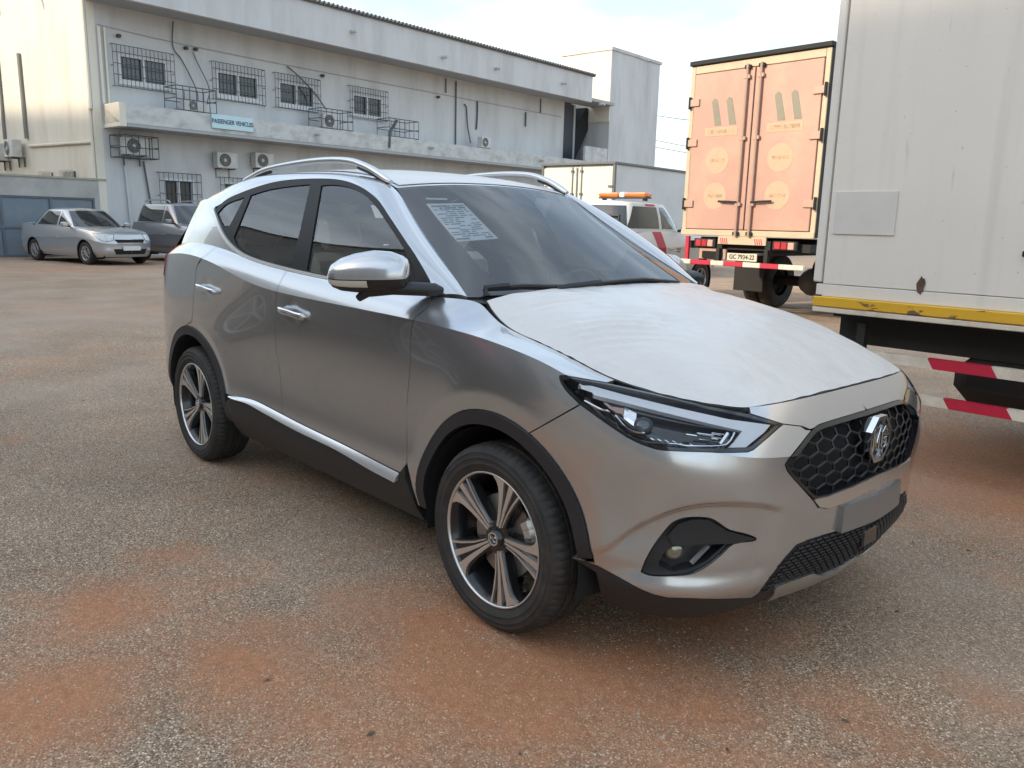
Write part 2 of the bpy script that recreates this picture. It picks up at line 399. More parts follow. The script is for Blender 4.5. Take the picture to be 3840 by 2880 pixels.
# ================================================================== ground
def ground_mat():
    m = bpy.data.materials.new('worn_asphalt'); m.use_nodes = True; nt = m.node_tree; b = nt.nodes['Principled BSDF']; Lk = nt.links.new
    tc = _n(nt, 'ShaderNodeTexCoord'); vec = tc.outputs['Object']
    def noise(sc, det=6., rough=.55, off=0.):
        n = _n(nt, 'ShaderNodeTexNoise', Scale=sc, Detail=det, Roughness=rough)
        mp = _n(nt, 'ShaderNodeMapping'); mp.inputs['Location'].default_value = (off, off*.7, 0); Lk(vec, mp.inputs[0]); Lk(mp.outputs[0], n.inputs['Vector']); return n.outputs['Fac']
    def ramp(src, pts):
        r = _n(nt, 'ShaderNodeValToRGB'); e = r.color_ramp.elements
        while len(e) < len(pts): e.new(.5)
        for k, (p, c) in enumerate(pts): e[k].position = p; e[k].color = (*c, 1) if len(c) == 3 else c
        Lk(src, r.inputs[0]); return r.outputs[0]
    def mix(f, a, c, mode='MIX'):
        x = _n(nt, 'ShaderNodeMix', data_type='RGBA', blend_type=mode)
        for s, i in ((f, 0), (a, 6), (c, 7)):
            if isinstance(s, (int, float)): x.inputs[i].default_value = s
            elif isinstance(s, tuple): x.inputs[i].default_value = (*s, 1)
            else: Lk(s, x.inputs[i])
        return x.outputs[2]
    def math_(op, a, c=None):
        x = _n(nt, 'ShaderNodeMath', operation=op)
        for s, i in ((a, 0), (c, 1)):
            if s is None: continue
            if isinstance(s, (int, float)): x.inputs[i].default_value = s
            else: Lk(s, x.inputs[i])
        return x.outputs[0]
    vo = _n(nt, 'ShaderNodeTexVoronoi', Scale=210.0); Lk(vec, vo.inputs['Vector']); sep = _n(nt, 'ShaderNodeSeparateColor'); Lk(vo.outputs['Color'], sep.inputs[0])
    vo2 = _n(nt, 'ShaderNodeTexVoronoi', Scale=120.0); Lk(vec, vo2.inputs['Vector']); sep2 = _n(nt, 'ShaderNodeSeparateColor'); Lk(vo2.outputs['Color'], sep2.inputs[0])
    chips = ramp(sep.outputs[0], [(0., (.110, .080, .057)), (.26, (.225, .166, .119)), (.60, (.320, .240, .174)), (.82, (.41, .315, .232)), (.93, (.60, .48, .365)), (1., (.86, .74, .59))])
    big = ramp(sep2.outputs[1], [(0., (0, 0, 0)), (.93, (0, 0, 0)), (.95, (1, 1, 1))])
    chips = mix(big, chips, (.36, .31, .24))
    tone = ramp(noise(1.3, 5), [(.3, (.92, .86, .80)), (.7, (1.28, 1.16, 1.05))])
    chips = mix(1., chips, tone, 'MULTIPLY')
    fine = ramp(noise(260, 2), [(.3, (.82, .82, .82)), (.7, (1.18, 1.18, 1.18))]); chips = mix(1., chips, fine, 'MULTIPLY')
    # laterite dust, where it has gathered
    acc = None
    for (x, y, r, k) in BLOBS:
        d = _n(nt, 'ShaderNodeVectorMath', operation='DISTANCE'); Lk(vec, d.inputs[0]); d.inputs[1].default_value = (x, y, 0)
        mr = _n(nt, 'ShaderNodeMapRange', interpolation_type='SMOOTHSTEP'); mr.inputs['From Min'].default_value = r; mr.inputs['From Max'].default_value = 0.; mr.inputs['To Max'].default_value = k; Lk(d.outputs['Value'], mr.inputs['Value'])
        acc = mr.outputs[0] if acc is None else math_('MAXIMUM', acc, mr.outputs[0])
    nz = noise(3.4, 10, .70, 3.); nz2 = noise(.55, 5, .55, 9.)
    dsum = math_('ADD', acc, math_('MULTIPLY', math_('SUBTRACT', nz, .5), 2.1)); dsum = math_('ADD', dsum, math_('MULTIPLY', math_('SUBTRACT', nz2, .52), 1.1))
    dmask = ramp(dsum, [(.0, (0, 0, 0)), (.32, (.40, .40, .40)), (.90, (.95, .95, .95))])
    grain = ramp(noise(330, 3, .6), [(.35, (.55, .55, .55)), (.6, (1, 1, 1))])
    dm = mix(1., dmask, grain, 'MULTIPLY')
    dust = ramp(noise(30, 5), [(.3, (.42, .165, .070)), (.7, (.56, .245, .115))])
    col = mix(dm, chips, dust)
    pale = ramp(noise(.30, 6, .6, 21.), [(.48, (0, 0, 0)), (.66, (.55, .55, .55))]); col = mix(pale, col, (.44, .355, .28))
    dark = ramp(noise(3.1, 6, .6, 33.), [(.68, (0, 0, 0)), (.78, (.35, .35, .35))]); col = mix(dark, col, (.10, .08, .065))
    Lk(col, b.inputs['Base Color']); b.inputs['Roughness'].default_value = .88; b.inputs['Specular IOR Level'].default_value = .3
    h = math_('ADD', math_('MULTIPLY', vo.outputs['Distance'], -.8), math_('MULTIPLY', noise(180, 3), .5)); h = math_('MULTIPLY', h, math_('SUBTRACT', 1.15, dm) if False else 1.)
    bp = _n(nt, 'ShaderNodeBump', Strength=.55, Distance=.006); Lk(h, bp.inputs['Height']); Lk(bp.outputs[0], b.inputs['Normal'])
    return m
BLOBS = [(.28, -1.05, .95, 1.0), (-.1, -.98, .6, .9), (-.52, -2.25, .62, 1.05), (-.98, -1.85, .55, .9), (.62, -.75, .75, .95), (.5, -.25, .6, .8), (-.3, -1.6, .5, .6), (.9, -.9, .6, .7), (1.05, -.35, .5, .55), (.5, 2.6, 1.8, 1.1), (1.6, 1.3, .8, .6), (-10.6, 1.0, 2.2, .3), (-8.3, 4, 2.2, .45), (-1.3, -1.5, .35, .45), (1.3, 0.0, .3, .5), (-20, 3.4, 3, .35), (.75, -1.0, .35, .75)]
g = mk('ground', [(-400, -400, 0), (400, -400, 0), (400, 400, 0), (-400, 400, 0)], [(0, 1, 2, 3)], ground_mat()); tag(g, kind='structure')
# loose chippings on the tarmac in front of the camera
def gravel():
    r = random.Random(11); V = []; F = []
    octf = [(0, 2, 4), (2, 1, 4), (1, 3, 4), (3, 0, 4), (2, 0, 5), (1, 2, 5), (3, 1, 5), (0, 3, 5)]
    for _ in range(16000):
        d = 1.2+6.5*r.random()**1.6; a = YAW+r.uniform(-.72, .72); x = CAM[0]+d*math.cos(a); y = CAM[1]+d*math.sin(a)
        s = r.uniform(.0016, .0042)*(1.7 if r.random() < .05 else 1); b = len(V); ro = r.uniform(0, 3.14); c, sn = math.cos(ro), math.sin(ro)
        P = [(s*1.3, 0, 0), (-s*r.uniform(.9, 1.3), 0, 0), (0, s, 0), (0, -s*r.uniform(.8, 1.2), 0), (0, 0, s*.75), (0, 0, -s*.5)]
        V += [(x+p[0]*c-p[1]*sn, y+p[0]*sn+p[1]*c, p[2]+s*.1) for p in P]; F += [tuple(i+b for i in q) for q in octf]
    o = mk('gravel', V, F, mat('chipping', (.48, .38, .27), rough=.8, noise=.7, nscale=55), None); tag(o, 'loose pale chippings scattered over the worn tarmac', 'gravel', kind='stuff')
gravel()
def litter():
    r = random.Random(23); V = []; F = []
    for _ in range(70):
        d = 1.6+9*r.random()**1.3; a = YAW+r.uniform(-.62, .66); x = CAM[0]+d*math.cos(a); y = CAM[1]+d*math.sin(a)
        s = r.uniform(.004, .013); ro = r.uniform(0, 6.28); c, sn = math.cos(ro), math.sin(ro); b = len(V); e = r.uniform(.25, .7)
        for px_, py_, pz_ in ((s*1.6, 0, .002), (s*.4, s*e, .006), (-s*1.5, s*.1, .003), (-s*.3, -s*e, .001)): V.append((x+px_*c-py_*sn, y+px_*sn+py_*c, pz_*r.uniform(.6, 1.4)+.001))
        F += [(b, b+1, b+2), (b, b+2, b+3)]
    o = mk('leaf_litter', V, F, mat('dry_litter', (.12, .085, .06), rough=.9, noise=.5, nscale=40)); tag(o, 'tiny dry leaf scraps scattered on the tarmac', 'litter', kind='stuff')
litter()

# ================================================================== workshop building (local x along the front, -y out of it)
TH = R_(97); UB = np.array([math.cos(TH), math.sin(TH), 0]); NB = np.array([math.sin(TH), -math.cos(TH), 0]); C0 = -25.7993
def bpos(s, off, z=0.): return tuple(NB*(C0+off)+UB*s+np.array([0, 0, z]))
S0 = 8.97
WALL = mat('white_render', (.58, .59, .59), rough=.85, noise=.05, nscale=1.2, dirt=(.40, .40, .39, .7), dscale=1.1, dlo=.46, dhi=.74, stretch=(1, 1, .22), bump=.06, bscale=30)
LIT_CREAM = mat('lit_cream_render', (.74, .70, .60), rough=.85, noise=.04, nscale=1.0, dirt=(.56, .50, .40, .55), dscale=.9, stretch=(1, 1, .25), bump=.05, bscale=30)  # render of the sun-facing sides, warm sunlight put into the colour
LEDGE = mat('stained_render', (.56, .57, .555), rough=.88, noise=.08, nscale=2.5, dirt=(.30, .30, .28, .75), dscale=1.6, dlo=.46, dhi=.70, stretch=(1, 1, 1.6), bump=.06, bscale=25)
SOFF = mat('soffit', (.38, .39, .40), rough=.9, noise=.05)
WINB = mat('window_glass_dark', (.025, .030, .036), rough=.10, coat=.6)
FRAMEW = mat('window_frame_white', (.70, .71, .72), rough=.5)
IRON = mat('grille_iron', (.09, .10, .11), rough=.6)
DARKIN = mat('dark_interior', (.02, .021, .025), rough=.9)
bld = empty('workshop_building', bpos(S0, 0), TH, 'long two storey white workshop with barred windows, concrete ledge and stair tower', 'building')
L0 = lambda s, off, z: (s-S0, -off, z)
def bbox(mb, s0, s1, o0, o1, z0, z1): mb.box(((s0+s1)/2-S0, -(o0+o1)/2, (z0+z1)/2), (abs(s1-s0), abs(o1-o0), abs(z1-z0)))
WIN = [(9.38, 11.41, 5.38, 6.64), (12.77, 14.87, 5.40, 6.65), (15.29, 17.33, 5.42, 6.65), (18.76, 20.77, 5.48, 6.66)]
LWIN = [(10.65, 12.16, 1.25, 2.78), (12.89, 14.4, 1.25, 2.74), (16.2, 17.7, 1.3, 2.75)]
# front wall with real openings: bands between the window rows
mb = MB()
def wall_band(z0, z1, opens, zo0, zo1, s0, s1):
    bbox(mb, s0, s1, -.25, 0, z0, zo0); bbox(mb, s0, s1, -.25, 0, zo1, z1); x = s0
    for a, b in opens: bbox(mb, x, a, -.25, 0, zo0, zo1); x = b
    bbox(mb, x, s1, -.25, 0, zo0, zo1)
up = [(a+.24, b-.18) for a, b, _, _ in WIN]; lo = [(a+.2, b-.2) for a, b, _, _ in LWIN]
wall_band(4.1, 7.86, up, 5.56, 6.40, S0, 33.28); wall_band(0, 4.1, lo, 1.42, 2.60, S0, 35.85)
mb.build('front_wall', WALL, bld)
mb = MB(); bbox(mb, S0+.02, 35.8, -10, -9.8, 0, 8.9); bbox(mb, S0+.02, 41, -1.6, -1.4, 0, 8.6); mb.build('back_wall', DARKIN, bld)
mb = MB(); bbox(mb, S0-.25, S0-.003, -19, 0.003, 0, 9.0); mb.build('end_wall', LIT_CREAM, bld)
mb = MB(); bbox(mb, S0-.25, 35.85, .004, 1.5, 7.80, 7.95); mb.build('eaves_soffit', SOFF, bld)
mb = MB(); bbox(mb, S0-.25, 33.66, 1.35, 1.52, 7.72, 9.0); mb.build('fascia', WALL, bld)
mb = MB(); bbox(mb, S0-.3, 33.8, -10.2, 1.60, 9.0, 9.06); 
for i in range(int((33.8-S0)/.2)): mb.tube([L0(S0+.1+i*.2, 1.68, 9.09), L0(S0+.1+i*.2, 1.2, 9.09)], .055, 6)
mb.build('roof_sheet', mat('roof_dark', (.10, .10, .105), rough=.7), bld)
mb = MB(); bbox(mb, S0+.03, 36.0, .002, 1.2, 4.16, 4.74); mb.build('ledge', LEDGE, bld)
mb = MB(); bbox(mb, S0+.03, S0+.24, .003, 1.203, 4.05, 4.755); mb.build('ledge_end', LIT_CREAM, bld)  # sun-facing end of the ledge, its lit tone is in the colour
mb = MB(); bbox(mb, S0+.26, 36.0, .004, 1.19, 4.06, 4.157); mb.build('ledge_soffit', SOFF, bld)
mb = MB(); bbox(mb, 33.72, 35.84, 1.05, 1.18, 4.745, 5.53); mb.build('balustrade', LEDGE, bld)
mb = MB(); bbox(mb, 33.28, 34.42, -.30, -.22, 4.76, 7.8); mb.build('stair_door', mat('door_navy', (.035, .042, .06), rough=.5), bld)
mb = MB(); bbox(mb, 34.42, 35.84, -1.3, -1.2, 4.76, 7.8); bbox(mb, 34.44, 34.6, -1.2, -.2, 4.76, 7.8); mb.build('stair_wall', mat('stair_grey', (.42, .43, .44), rough=.85), bld)
mb = MB(); mb.prism([(34.6, 4.8), (35.82, 6.6), (35.82, 7.78), (35.5, 7.78), (34.6, 6.4)], lambda a, b, d: L0(a, d, b), -.9, -.2); recalc(mb.build('stair_flight', DARKIN, bld))
tow = MB(); bbox(tow, 35.86, 40.9, -2.2, 1.2, 0, 10.72); tow.build('stair_tower', WALL, bld)
mb = MB(); bbox(mb, 35.80, 35.858, -2.2, 1.2, 7.0, 10.72); mb.build('tower_side', LIT_CREAM, bld)  # thin slab giving the tower's sunny face its lit tone by colour
mb = MB(); bbox(mb, 35.74, 41.0, -2.25, 1.27, 10.723, 10.88); mb.build('tower_coping', LEDGE, bld)
def window(a, b, z0, z1, upper):
    fa, fb, fz0, fz1 = (a+.24, b-.18, 5.56, 6.40) if upper else (a+.2, b-.2, 1.42, 2.60)
    w = empty('window'); w.parent = bld; t = .07
    mb = MB(); bbox(mb, fa+t, fb-t, -.12, -.10, fz0+t, fz1-t); mb.build('pane', WINB, w)
    mb = MB()
    for (p, q, r_, s_) in ((fa+.002, fb-.002, fz0+.002, fz0+t), (fa+.002, fb-.002, fz1-t, fz1-.002), (fa+.002, fa+t, fz0+t, fz1-t), (fb-t, fb-.002, fz0+t, fz1-t), ((fa+fb)/2-.04, (fa+fb)/2+.04, fz0+t, fz1-t)): bbox(mb, p, q, -.13, .012, r_, s_)
    mb.build('frame', FRAMEW, w)
    mb = MB(); bbox(mb, fa-.05, fb+.05, .002, .08, fz0-.10, fz0-.002); mb.build('sill', FRAMEW, w)
    mb = MB(); n = 15 if upper else 9
    for i in range(n+1):
        s = a+(b-a)*i/n; mb.tube([L0(s, .16, z0), L0(s, .16, z1)], .011, 4)
    for k in (0, .28, .55, .82, 1): mb.tube([L0(a, .16, z0+(z1-z0)*k), L0(b, .16, z0+(z1-z0)*k)], .012, 4)
    for s in (a, b):
        for z in (z0, z1, (z0+z1)/2): mb.tube([L0(s, .0, z), L0(s, .16, z)], .012, 4)
    mb.build('bars', IRON, w)
for q in WIN: window(*q, True)
for q in LWIN: window(*q, False)
# roof spouts, conduits
mb = MB()
for s, z in ((10.2, 8.7), (17.8, 8.35), (22.6, 8.2), (26.0, 8.25), (31.0, 8.3), (34.4, 7.7)):
    o = MB().tube([L0(s, 1.5, z), L0(s, 1.85, z-.02)], .07, 8).build('spout', LEDGE, bld)
for s in (16.3, 22.2, 29.8): MB().tube([L0(s, 1.19, 4.48), L0(s, 1.5, 4.46)], .06, 8).build('spout', LEDGE, bld)
PIPE0 = mat('cable_grey', (.30, .31, .32), rough=.7)
def cable(pts, r, name='conduit', m=None, n=5): return MB().tube(cr(pts, 5), r, n).build(name, m or IRON, bld)
cable([L0(11.5, .06, 7.7), L0(11.45, .06, 6.9), L0(11.75, .06, 6.5), L0(12.1, .25, 5.6), L0(12.0, .5, 5.0)], .02)
cable([L0(12.15, .06, 6.85), L0(12.3, .08, 6.5), L0(12.55, .3, 5.7), L0(12.3, .5, 5.1)], .017)
cable([L0(15.9, .06, 6.95), L0(16.3, .2, 6.65), L0(17.0, .25, 6.1), L0(17.3, .5, 5.55)], .026)
cable([L0(24.95, .06, 7.7), L0(24.95, .06, 6.2), L0(24.95, .06, 4.8)], .035); cable([L0(24.3, .06, 7.72), L0(24.3, .06, 7.1)], .03)
cable([L0(25.5, .06, 6.75), L0(25.65, .06, 6.6), L0(25.7, .1, 5.8), L0(25.6, .4, 5.0)], .032); cable([L0(26.4, .06, 7.0), L0(26.4, .06, 6.4), L0(26.35, .06, 5.7)], .04)
cable([L0(30.0, .06, 6.9), L0(30.0, .06, 6.4), L0(30.0, .06, 6.2)], .04); cable([L0(31.2, .05, 7.7), L0(31.2, .05, 7.3), L0(31.2, .05, 7.0)], .03)
cable([L0(9.0, .05, 7.15), L0(11.5, .05, 7.05), L0(16, .05, 7.0), L0(24, .05, 7.0), L0(33, .05, 7.0)], .009, m=PIPE0)
for s, z in ((9.65, 6.92), (11.9, 6.93), (12.25, 6.95), (17.5, 6.85), (23.8, 6.85)):
    MB().box(L0(s, .08, z), (.12, .16, .10), .02).build('wall_lamp', mat('lamp_dark', (.05, .05, .05), rough=.5), bld)
for s, r in ((9.05, .05), (9.22, .04)): cable([L0(s, .06, 7.1), L0(s, .06, 5), L0(s, .06, 4.78)], r, 'downpipe', LIT_CREAM)
cable([L0(9.55, .06, 4.0), L0(9.62, .06, 2.0), L0(9.7, .06, .1)], .05, 'downpipe', WALL); cable([L0(10.2, .06, 3.1), L0(10.3, .06, 2.2), L0(10.45, .06, 1.0)], .03)
# pipes on the end wall (local y runs into the building there)
def ecable(pts, r, m=None, name='conduit'): return MB().tube([(-.30, d, z) for d, z in pts], r, 6).build(name, m or IRON, bld)
PIPE = mat('pipe_grey', (.22, .21, .19), rough=.6)
ecable([(7.7, 8.2), (7.75, 3.7)], .06, PIPE); ecable([(5.62, 6.85), (5.58, 3.95)], .075, PIPE); ecable([(7.2, 9), (7.2, 8.4), (7.8, 8.25)], .06, PIPE)
ecable([(5.4, 3.68), (.15, 3.6)], .05, LIT_CREAM, 'rain_pipe'); ecable([(.05, 9), (.05, 4.6)], .06, LIT_CREAM, 'rain_pipe'); ecable([(.12, 4.6), (.12, .2)], .05, LIT_CREAM, 'rain_pipe')
MB().tube([(-.28, 3.4, 8.45), (-.75, 3.5, 8.42), (-.95, 3.55, 8.32)], .05, 6).build('wall_lamp_arm', PIPE, bld)
for d in (2.2, 4.1):
    w = empty('window'); w.parent = bld
    MB().box((-.262, d, 2.35), (.03, 1.0, .75)).build('pane', WINB, w)
    mb = MB()
    for i in range(11): mb.tube([(-.36, d-.55+.11*i, 1.9), (-.36, d-.55+.11*i, 2.78)], .012, 4)
    for z in (1.9, 2.4, 2.78): mb.tube([(-.36, d-.57, z), (-.36, d+.57, z)], .012, 4)
    mb.build('bars', LIT_CREAM, w)
# sign on the ledge
def text_mesh(name, body, size, material, parent, M, extrude=.006, sx=1., spacing=1.):
    cu = bpy.data.curves.new(name, 'FONT'); cu.body = body; cu.size = size; cu.extrude = extrude; cu.align_x = 'CENTER'; cu.align_y = 'CENTER'; cu.space_character = spacing; cu.offset = size*.02
    t = bpy.data.objects.new(name, cu); COL.objects.link(t); dg = bpy.context.evaluated_depsgraph_get(); me = bpy.data.meshes.new_from_object(t.evaluated_get(dg)); bpy.data.objects.remove(t, do_unlink=True)
    me.transform(M @ Matrix.Diagonal((sx, 1, 1, 1))); me.materials.clear(); return link(name, me, parent, material)
sg = empty('sign_board', bpos(12.83, 1.24, 4.52), TH, 'pale blue PASSENGER VEHICLES sign on the concrete ledge', 'sign')
MB().box((0, 0, 0), (1.56, .05, .46), .006).build('board', mat('sign_blue', (.52, .70, .74), rough=.5, noise=.04), sg)
text_mesh('lettering', 'PASSENGER VEHICLES', .20, mat('sign_ink', (.03, .06, .13), rough=.6), sg, Matrix.Translation((0, -.028, 0)) @ Matrix.Rotation(R_(90), 4, 'X'), .004, .80)

# air conditioners
ACW = mat('ac_white', (.60, .60, .57), rough=.5, dirt=(.40, .37, .31, .6), dscale=5); ACD = mat('ac_dark', (.05, .05, .052), rough=.6)
def ac_unit(s, off, z, label, w=.80, h=.55, face=0., fan=True, d=.32, grp=None, loc=None, rz=None):
    r = empty('air_conditioner', loc or bpos(s, off, z), TH+face if rz is None else rz, label, 'air conditioner', grp)
    MB().box((0, 0, h/2), (w, d, h), .02).build('casing', ACW, r, 30)
    mb = MB(); cx0 = -w*.12; R0 = h*.40
    mb.lathe([(R0, -d/2-.004), (R0+.015, -d/2-.016), (R0+.03, -d/2-.004)], (cx0, 0, h/2), 'y', 20)
    for k in range(1, 5): mb.tube([(cx0+R0*k/5*math.cos(a), -d/2-.014, h/2+R0*k/5*math.sin(a)) for a in np.linspace(0, 2*math.pi, 16, endpoint=False)], .005, 4, closed=True)
    g_ = mb.build('fan_guard', ACW, r)
    mb = MB(); mb.lathe([(0, -d/2-.004), (R0, -d/2-.004)], (cx0, 0, h/2), 'y', 20); f_ = mb.build('fan_opening', ACD, r)
    mb = MB(); mb.lathe([(0, -d/2-.010), (R0*.28, -d/2-.008)], (cx0, 0, h/2), 'y', 12); mb.build('fan_hub', ACW, f_)
    for sx in (-1, 1):
        mb = MB(); mb.box((sx*w*.32, .12, -.02), (.04, d+.28, .035)); mb.box((sx*w*.32, d/2+.10, -.18), (.04, .04, .32)); mb.build('bracket', IRON, r)
    return r
GA = 'air conditioners on the workshop walls'
ac_unit(9.8, .35, 3.26, 'caged air conditioner under the ledge end beside the cream wall', grp=GA)
ac_unit(13.08, .24, 3.05, 'air conditioner with round fan on the lower wall between the barred windows', grp=GA)
ac_unit(14.6, .24, 3.15, 'air conditioner with plain grey face further along the lower wall', grp=GA)
ac_unit(11.7, .75, 4.79, 'small air conditioner on the ledge inside a cage, beneath two hoses', w=.8, h=.36, grp=GA)
ac_unit(17.25, .75, 4.79, 'shaded air conditioner in the cage on the ledge between two windows', w=.75, h=.56, grp=GA)
ac_unit(26.15, .75, 4.80, 'lone air conditioner on the ledge under hanging pipes, no cage', w=.62, h=.5, grp=GA)
for dpt, z, lab in ((6.3, 3.30, 'air conditioner on the cream end wall, end of the shorter pipe'), (7.8, 3.22, 'air conditioner on the cream end wall, end of the longer pipe'), (9.3, 3.2, 'air conditioner on the cream end wall beyond the two pipes')):
    p = np.array(bpos(S0-.55, -dpt, z)); ac_unit(0, 0, 0, lab, loc=tuple(p), rz=TH-R_(90), grp=GA, w=.85, h=.62)
def cage(s0, s1, o0, o1, z0, z1, label):
    r = empty('security_cage', bpos((s0+s1)/2, (o0+o1)/2, z0), TH, label, 'cage', 'iron cages round the air conditioners'); w, d, h = s1-s0, o1-o0, z1-z0
    for nm, y in (('front_bars', -d/2), ('back_bars', d/2)):
        mb = MB()
        for i in range(7 if y < 0 else 3): x = -w/2+w*i/(6 if y < 0 else 2); mb.tube([(x, y, 0), (x, y, h)], .016, 4)
        for z in (0, .45*h, h): mb.tube([(-w/2, y, z), (w/2, y, z)], .016, 4)
        mb.build(nm, IRON, r)
    mb = MB()
    for x in (-w/2, w/2):
        for z in (0, .5*h, h): mb.tube([(x, -d/2, z), (x, d/2, z)], .016, 4)
    mb.build('side_bars', IRON, r)
cage(9.12, 10.4, .12, .75, 3.16, 3.84, 'iron cage under the ledge end'); cage(10.9, 12.3, .35, 1.15, 4.77, 5.52, 'iron cage on the ledge above the pale blue sign')
cage(16.6, 18.1, .35, 1.15, 4.77, 5.48, 'iron cage on the ledge round a shaded air conditioner'); cage(20.0, 21.6, .35, 1.15, 4.77, 5.48, 'empty iron cage on the ledge with a leaning pipe')
o = MB().tube([bpos(19.9, 1.22, 4.3), bpos(19.95, 1.2, 4.9), bpos(20.6, .9, 5.45)], .06, 6).build('leaning_pipe', IRON); tag(o, 'dark pipe leaning against the empty cage on the ledge', 'pipe')

# yard wall and sliding gate
mb = MB(); w0 = empty('yard_wall', bpos(S0, 0), TH, 'low grey rendered wall beside the workshop with a steel gate in it', 'wall')
for a, b, z0, z1 in ((8.56, 8.955, 0, 2.40), (-14, 2.0, 0, 2.40), (2.0, 8.56, 1.84, 2.40)): bbox(mb, a, b, -.2, .0, z0, z1)
mb.build('wall_body', mat('grey_render', (.44, .43, .40), rough=.9, noise=.06, nscale=1.5, dirt=(.28, .27, .25, .6), dscale=1.1), w0)
mb = MB(); bbox(mb, -14, 8.955, -.24, .04, 2.403, 2.46); mb.build('coping', mat('coping_moss', (.36, .35, .28), rough=.9, noise=.15, nscale=6), w0)
gt = empty('steel_gate', bpos(5.3, -.06), TH, 'blue grey sheet steel gate with flat panels behind the silver saloon', 'gate')
GATE = mat('gate_blue', (.17, .21, .25), rough=.55, noise=.06, nscale=2, dirt=(.25, .24, .22, .4), dscale=2); GATE2 = mat('gate_frame', (.12, .15, .18), rough=.55)
xs = [-3.3, -1.8, -.3, .58, 1.95, 3.24]
for a, b in zip(xs[:-1], xs[1:]):
    for z0, z1 in ((.06, .86), (.94, 1.80)): MB().box(((a+b)/2, .02, (z0+z1)/2), (b-a-.07, .03, z1-z0), .01).build('gate_panel', GATE, gt)
for x in xs: MB().box((x, 0, .93), (.07, .07, 1.80), .008).build('gate_post', GATE2, gt)
for z in (.045, .90, 1.815): MB().box((0, -.004, z), (6.6, .06, .075), .008).build('gate_rail', GATE2, gt)

# wires in the sky beyond the tower
wg = 'thin wires between the tower and the yard'
for k, (za, zb_) in enumerate(((8.0, 8.1), (6.6, 5.6), (6.2, 5.2), (4.6, 4.5))):
    a = np.array(bpos(40.9, .4, za)); b = np.array((-20+k, 52, zb_)); P = [tuple(a*(1-t)+b*t-np.array([0, 0, .5*4*t*(1-t)])) for t in np.linspace(0, 1, 9)]
    o = MB().tube(P, .016, 4).build('overhead_wire', IRON); tag(o, ('topmost lone wire in the sky beside the stair tower', 'upper wire of the close pair beside the stair tower', 'lower wire of the close pair beside the stair tower', 'lowest wire just above the white box truck')[k], 'wire', wg)

# neighbours to the south, out of the picture: they keep the low sun off the yard
NEI = mat('neighbour_wall', (.36, .345, .33), rough=.9, noise=.06, nscale=.8); NROOF = mat('neighbour_roof', (.12, .11, .11), rough=.8)
def neighbour(x0, x1, y0, y1, h, lab):
    r = empty('warehouse', ((x0+x1)/2, (y0+y1)/2, 0), 0, lab, 'warehouse'); w, d = x1-x0, y1-y0
    MB().box((0, 0, h/2-.15), (w, d, h-.3)).build('wall', NEI, r); MB().box((0, 0, h-.14), (w+.5, d+.5, .28)).build('roof', NROOF, r)
    for i in range(int(w//4)):
        x = -w/2+2+i*4
        for z in (1.6, 4.8, 8.0):
            if z+1 < h: wn = MB().box((x, d/2+.02, z+.6), (1.5, .06, 1.2)).build('window', WINB, r)
neighbour(-25, 16, -34, -20, 13.2, 'dark rendered block bounding the yard on its sunny side')
neighbour(-78, -25.04, -36, -20.3, 16.6, 'taller long block on the sunny side, opposite the cream end wall')
# ================================================================== the silver SUV (its own axes: +X forward, origin under the front axle)
PAINT = mat('silver_grey_paint', (.56, .565, .575), rough=.22, metal=.86, coat=1., coat_rough=.01)
FILM = mat('white_film', (.66, .635, .605), rough=.36, coat=.25, coat_rough=.2, bump=.8, bscale=12, noise=.04, nscale=7, dirt=(.50, .47, .43, .5), dscale=3.0, dlo=.56, dhi=.72)
BLK = mat('black_plastic', (.022, .022, .024), rough=.48, bump=.05, bscale=500)
GLOSSBLK = mat('gloss_black', (.012, .012, .014), rough=.12, coat=.6)
DARK = mat('dark_void', (.012, .012, .012), rough=.9)
CHROME = mat('chrome', (.86, .86, .87), rough=.07, metal=1.)
SATIN = mat('satin_silver', (.72, .72, .71), rough=.28, metal=.9)
RUB = mat('tyre_rubber', (.026, .025, .024), rough=.72, bump=.08, bscale=220, dirt=(.11, .085, .065, .35), dscale=9)
ALLOY = mat('machined_alloy', (.74, .72, .70), rough=.28, metal=.85)
RIMBLK = mat('rim_black', (.014, .014, .015), rough=.22, coat=.4)
WSG = glass('windscreen_glass', (.97, .99, .99), ior=2.05)
SIDEG = glass('side_glass', (.86, .89, .88), ior=2.0)
CLEAR = glass('clear_lens', (.98, .98, .98), ior=1.3)
zA = lambda x, y: (550+x/1.3825, 550+y/1.3825)
zB = lambda x, y: (1400+x/1.7015, 550+y/1.7015)
zC = lambda x, y: (1400+x/1.508, 1300+y/1.508)
zD = lambda x, y: (2000+x/1.4747, 1300+y/1.4747)
zG = lambda x, y: (2850+x/2.7657, 1400+y/2.7657)
zH = lambda x, y: (2050+x/2.4578, 1350+y/2.4578)
zK = lambda x, y: (2350+x/2.9493, 1850+y/2.9493)
Q = lambda z, *p: [z(*q) for q in p]

suv = empty('compact_suv', (0, 0, 0), 0, 'new silver grey compact SUV with white film on its bonnet and roof', 'car')

